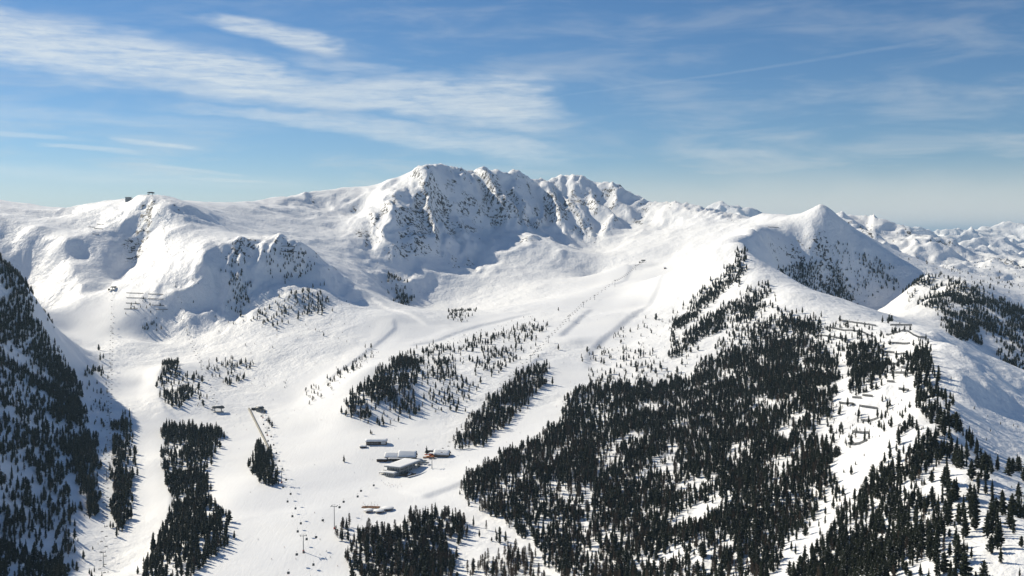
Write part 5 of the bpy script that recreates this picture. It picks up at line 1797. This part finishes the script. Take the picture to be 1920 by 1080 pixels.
POSE_SKI = dict(hip=(0, -.12, .78), waist=(0, -.04, .98), chest=(0, .12, 1.22), neck=(0, .22, 1.40), head=(0, .27, 1.50), crown=(0, .28, 1.60),
                shL=(-.19, .15, 1.30), elL=(-.32, .22, 1.06), haL=(-.30, .46, 1.02), shR=(.19, .15, 1.30), elR=(.32, .22, 1.06), haR=(.30, .46, 1.02),
                hiL=(-.10, -.10, .74), knL=(-.12, .16, .48), anL=(-.13, -.02, .12), toL=(-.13, .16, .07), hiR=(.10, -.10, .74), knR=(.12, .16, .48), anR=(.13, -.02, .12), toR=(.13, .16, .07))
POSE_STAND = dict(hip=(0, 0, .92), waist=(0, .01, 1.10), chest=(0, .02, 1.34), neck=(0, .03, 1.52), head=(0, .05, 1.62), crown=(0, .05, 1.72),
                  shL=(-.19, .02, 1.44), elL=(-.28, .04, 1.16), haL=(-.27, .22, 1.00), shR=(.19, .02, 1.44), elR=(.28, .02, 1.16), haR=(.25, .12, .92),
                  hiL=(-.10, 0, .88), knL=(-.12, .04, .50), anL=(-.13, 0, .12), toL=(-.14, .17, .07), hiR=(.10, 0, .88), knR=(.12, .03, .50), anR=(.13, 0, .12), toR=(.14, .17, .07))
JACKETS = [('red', (0.40, 0.04, 0.03)), ('navy', (0.02, 0.035, 0.10)), ('black', (0.02, 0.02, 0.02)), ('orange', (0.55, 0.18, 0.03)), ('green', (0.04, 0.16, 0.05)), ('white', (0.7, 0.7, 0.7)), ('blue', (0.04, 0.16, 0.42))]
SKI = MB().prism([(-.85, .03), (.75, .03), (.92, .14), (.90, .16), (.73, .055), (-.85, .055)], 'x', -.05, .05).mesh('ski', M['dark_steel'])
POLE = MB().tube((0, 0, 0), (0, -.35, -.98), .012, .008, 5).mesh('ski_pole', M['steel'])
HELMET = MB().rev([(.125, -.03), (.14, .03), (.125, .10), (.08, .15), (.01, .17)], 10).mesh('helmet', M['rubber'], True)


SKIERS = [  # photo position, what is near
 (484, 1012, 'on the lower piste left of the gondola cabins'), (590, 962, 'above the tall slim pylon'), (607, 979, 'just left of the tall slim pylon'), (533, 1027, 'left of the padded pylon'), (600, 1012, 'right of the padded pylon'), (612, 1034, 'by the lower edge of the bottom wood'),
 (620, 1046, 'lowest beside the bottom wood'), (509, 1049, 'on the shaded bank at the bottom'), (555, 1049, 'below the padded pylon'), (600, 1040, 'right below the padded pylon'), (633, 1062, 'at the bottom edge of the picture'), (590, 872, 'on the wide snowfield left of the lone conifer'), (665, 887, 'left of the big lodge'),
 (440, 800, 'right of the wood tongue'), (450, 784, 'below the conveyor tunnel top'), (444, 778, 'above the wood tongue'), (456, 798, 'left of the conveyor tunnel'), (462, 806, 'beside the middle of the conveyor tunnel'), (426, 812, 'nearest the wood tongue tip'), (448, 842, 'right of the wood tongue middle'), (470, 924, 'below the triangular clump'),
 (512, 750, 'above the drum-shaped station'), (552, 770, 'right of the drum-shaped station'), (540, 785, 'above the wide snowfield'), (602, 788, 'left of the wooded island'), (625, 740, 'at the left tip of the wooded island'), (635, 708, 'on the middle piste by the roadside trees'), (700, 660, 'on the middle piste above the roadside trees'),
 (776, 643, 'on the middle piste right of the road bend'), (788, 641, 'close to another skier above the wooded island'), (748, 608, 'on the snow road below the main spur'), (770, 617, 'on the snow road bend'), (694, 541, 'high on the snow road'), (740, 805, 'behind the long hall'), (747, 823, 'right of the long hall'), (783, 835, 'behind the gabled chalet'),
 (1043, 762, 'on the right-hand piste beside the forest edge'), (1044, 764, 'just below another skier on the right-hand piste'), (1070, 717, 'on the right-hand piste by the scattered trees'), (1057, 680, 'below the lone conifer on the piste'), (1078, 720, 'at the right edge of the right-hand piste'), (1091, 646, 'right of the lone conifer'), (1120, 600, 'on the upper right-hand piste'),
 (1012, 700, 'above the ribbon of wood'), (975, 812, 'on the right-hand piste below the ribbon'), (950, 830, 'on the right-hand piste above the lodges'), (880, 865, 'right of the snowed-in chalet'), (250, 680, 'on the left-hand piste'), (243, 660, 'high on the left-hand piste'), (232, 640, 'below the upper left station'), (238, 762, 'on the middle of the left-hand piste'),
 (278, 758, 'left of the wooded knoll'), (230, 836, 'by the narrow tree strip'), (300, 1044, 'at the bottom of the left-hand piste'), (1240, 560, 'near the upper right bank'),
]
WALKERS = [(722, 909), (726, 911), (731, 912), (735, 910), (738, 913), (742, 911), (746, 912), (750, 909), (729, 907), (719, 906), (753, 913), (715, 902), (733, 915), (745, 915), (695, 862), (699, 863), (740, 868), (744, 870), (748, 867), (756, 869), (760, 866), (766, 868), (772, 866), (780, 862), (791, 874), (797, 876), (805, 874), (812, 862)]
DECKERS = [(684, 948), (687, 951), (690, 949), (693, 952), (696, 949), (699, 951), (702, 948), (704, 952), (697, 945), (708, 949), (681, 945), (703, 943)]


def build_people():
    mats = [(n, plain(n + '_jacket', c, 0.8, 0.2, 0.1, 4.0)) for n, c in JACKETS]
    tr = plain('dark_trousers', (0.025, 0.025, 0.03), 0.85, 0.2, 0.2, 4.0)
    ski_m = [body_mesh('skier_body', POSE_SKI, m_, tr) for n, m_ in mats]
    st_m = [body_mesh('standing_body', POSE_STAND, m_, tr) for n, m_ in mats]
    rg = random.Random(3)
    for i, (px, py, where) in enumerate(SKIERS):
        q = on_ground(px, py, 900)
        c = (i * 5 + 2) % len(mats)
        rot = rg.uniform(2.2, 4.1)
        e = 1.0
        n = Vector((-(ground_z(q.x + e, q.y) - ground_z(q.x - e, q.y)) / 2, -(ground_z(q.x, q.y + e) - ground_z(q.x, q.y - e)) / 2, 1))
        t = thing('person', 'skier in %s jacket %s' % (mats[c][0], where), 'person', q, rot, 1.05, 'skiers on the pistes')
        obj('body', ski_m[c], t)
        h = obj('helmet', HELMET, t)
        h.location = (0, .275, 1.53)
        for sx in (-.13, .13):
            s_ = obj('ski', SKI, t)
            s_.location = (sx, .05, 0)
        for sx in (-.30, .30):
            p_ = obj('ski_pole', POLE, t)
            p_.location = (sx, .47, 1.04)
    for grp, pts, word in (('people in front of the lodges', WALKERS, 'standing on the snow between the lodges'), ('people on the sun deck', DECKERS, 'standing on the sun deck')):
        for i, (px, py) in enumerate(pts):
            q = on_ground(px, py, 900)
            if word.endswith('deck'):
                q.z += 0.3
            c = (i * 3 + 1) % len(mats)
            t = thing('person', 'person in %s jacket %s' % (mats[c][0], word), 'person', q, rg.uniform(0, 6.28), 1.03, grp)
            obj('body', st_m[c], t)
            h = obj('helmet', HELMET, t)
            h.location = (0, .05, 1.64)


SINGLE = [(645, 866, 11, 0, 'lone conifer on the open snowfield left of the lodges'), (800, 851, 13, 0, 'conifer standing beside the timber bar hut'), (1047, 656, 13, 1, 'lone conifer in the middle of the right-hand piste'), (695, 814, 8, 1, 'small conifer behind the long hall'),
          (697.5, 814, 6, 0, 'smallest conifer behind the long hall'), (503, 792, 12, 0, 'leftmost conifer of the three right of the gondola station'), (506, 796, 14, 2, 'middle conifer of the three right of the gondola station'), (510, 801, 13, 0, 'rightmost conifer of the three right of the gondola station'), (497, 775, 8, 1, 'small conifer right below the gondola station'),
          (1047, 583, 10, 1, 'lone conifer above the dark piste bank'), (1009, 671, 8, 1, 'small conifer left of the right-hand piste'), (1016, 622, 14, 3, 'broad conifer at the upper tip of the wooded island'), (185, 657, 14, 3, 'round conifer beside the left chairlift'), (188, 676, 18, 2, 'tall slender conifer beside the left chairlift'), (194, 672, 12, 0, 'shorter conifer beside the left chairlift'),
          (607, 630, 10, 0, 'lone conifer on the rough slope below the front knob'), (1101, 660, 12, 3, 'round conifer on the right bank of the piste'), (1230, 600, 16, 3, 'big round conifer above the right bank of the piste'), (937, 1020, 17, 2, 'tall conifer by the snow track at the bottom')]


def build_single_trees():
    for px, py, h, v, lab in SINGLE:
        q = on_ground(px, py, 900)
        tr, cr = CONIFERS[v]
        t = thing('conifer_tree', lab, 'tree', q, px % 6, (h / 10 * 1.1, h / 10 * 1.1, h / 10))
        obj('trunk', tr, t)
        obj('crown', cr, t)


build_lodge()
build_chalet()
build_hall()
build_bar_huts()
build_stations()
build_tunnel()
build_lifts()
build_fences()
build_people()
build_single_trees()
# ------------------------------------------------------------------ dwarf shrubs and saplings poking through the snow
def build_shrubs():
    zones = [([(400, 560), (640, 560), (720, 620), (560, 700), (420, 655)], 1900, 2750, .010, .55), ([(470, 700), (560, 715), (540, 735), (470, 720)], 1900, 2200, .12, .3),
             ([(150, 740), (205, 750), (205, 1040), (120, 1040), (160, 900)], 1000, 2000, .05, .3), ([(1100, 660), (1240, 590), (1320, 650), (1110, 740)], 1700, 2700, .025, .2),
             ([(600, 740), (700, 655), (712, 662), (610, 745)], 1900, 2400, .12, .5), ([(830, 640), (1000, 590), (1010, 600), (840, 652)], 2100, 2700, .05, .4), ([(860, 780), (1020, 645), (1030, 655), (880, 795)], 1650, 2300, .05, .3),
             ([(1560, 600), (1700, 600), (1740, 800), (1560, 900)], 900, 2000, .02, .1), ([(1780, 700), (1920, 800), (1920, 1000), (1800, 800)], 700, 1600, .012, .1), ([(0, 650), (150, 950), (100, 1080), (0, 1080)], 950, 1800, .02, .2),
             ([(230, 420), (330, 440), (440, 470), (330, 620), (230, 600)], 2300, 3000, .006, .1), ([(700, 470), (800, 500), (800, 580), (720, 560)], 2900, 3500, .01, 0), ([(1640, 470), (1920, 500), (1920, 620), (1720, 520)], 2300, 4600, .006, 0)]
    out = []
    for zi, (poly, d0, d1, p, lf) in enumerate(zones):
        pxs = [q[0] for q in poly]
        xa = min((min(pxs) - 960) / F_PX * d for d in (d0, d1)) - 20
        xb = max((max(pxs) - 960) / F_PX * d for d in (d0, d1)) + 20
        gx, gy = np.meshgrid(np.arange(xa, xb, 5.0), np.arange(d0, d1, 5.0))
        gx, gy = gx.ravel(), gy.ravel()
        rg = np.random.default_rng(700 + zi)
        m_ = rg.random(gx.shape) < p
        gx, gy = gx[m_] + rg.uniform(-2.4, 2.4, m_.sum()), gy[m_] + rg.uniform(-2.4, 2.4, m_.sum())
        z = height(gx, gy)
        px, py = project(gx, gy, z)
        k = in_poly(px, py, poly)
        for i in np.nonzero(k)[0]:
            out.append((gx[i], gy[i], z[i], rg.uniform(1.6, 4.2), bool(rg.random() < lf)))
    con = [t for t in out if not t[4]]
    lar = [t for t in out if t[4]]
    def pr(meshes):
        return [(next(o for o in bpy.data.objects if o.data == a), next(o for o in bpy.data.objects if o.data == b)) for a, b in meshes]
    forest_stuff('young_conifers', con, pr(CONIFERS), 'scattered knee-high to man-high young conifers poking through the snow', 'saplings')
    forest_stuff('bare_shrubs', lar, pr(LARCHES), 'scattered bare brown shrubs poking through the snow', 'shrubs')


build_shrubs()
# ------------------------------------------------------------------ the air between here and the far ranges
def haze_box():
    x0, x1, y0, y1, z0, z1 = -61000, 61000, -400, 91000, -2000, 520
    V = [(x, y, z) for z in (z0, z1) for y in (y0, y1) for x in (x0, x1)]
    Fc = [(0, 2, 3, 1), (4, 5, 7, 6), (0, 1, 5, 4), (2, 6, 7, 3), (0, 4, 6, 2), (1, 3, 7, 5)]
    mt = bpy.data.materials.new('air')
    mt.use_nodes = True
    nt = mt.node_tree
    nt.nodes.clear()
    out = nt.nodes.new('ShaderNodeOutputMaterial')
    pv = nt.nodes.new('ShaderNodeVolumePrincipled')
    pv.inputs['Color'].default_value = (0.52, 0.77, 1.0, 1)
    pv.inputs['Density'].default_value = HAZE_DENSITY
    pv.inputs['Anisotropy'].default_value = 0.15
    nt.links.new(pv.outputs[0], out.inputs['Volume'])
    me = bpy.data.meshes.new('haze')
    me.from_pydata(V, [], Fc)
    me.materials.append(mt)
    ob = bpy.data.objects.new('haze', me)
    COL.objects.link(ob)
    ob['kind'] = 'stuff'


HAZE_DENSITY = 2.2e-5
haze_box()
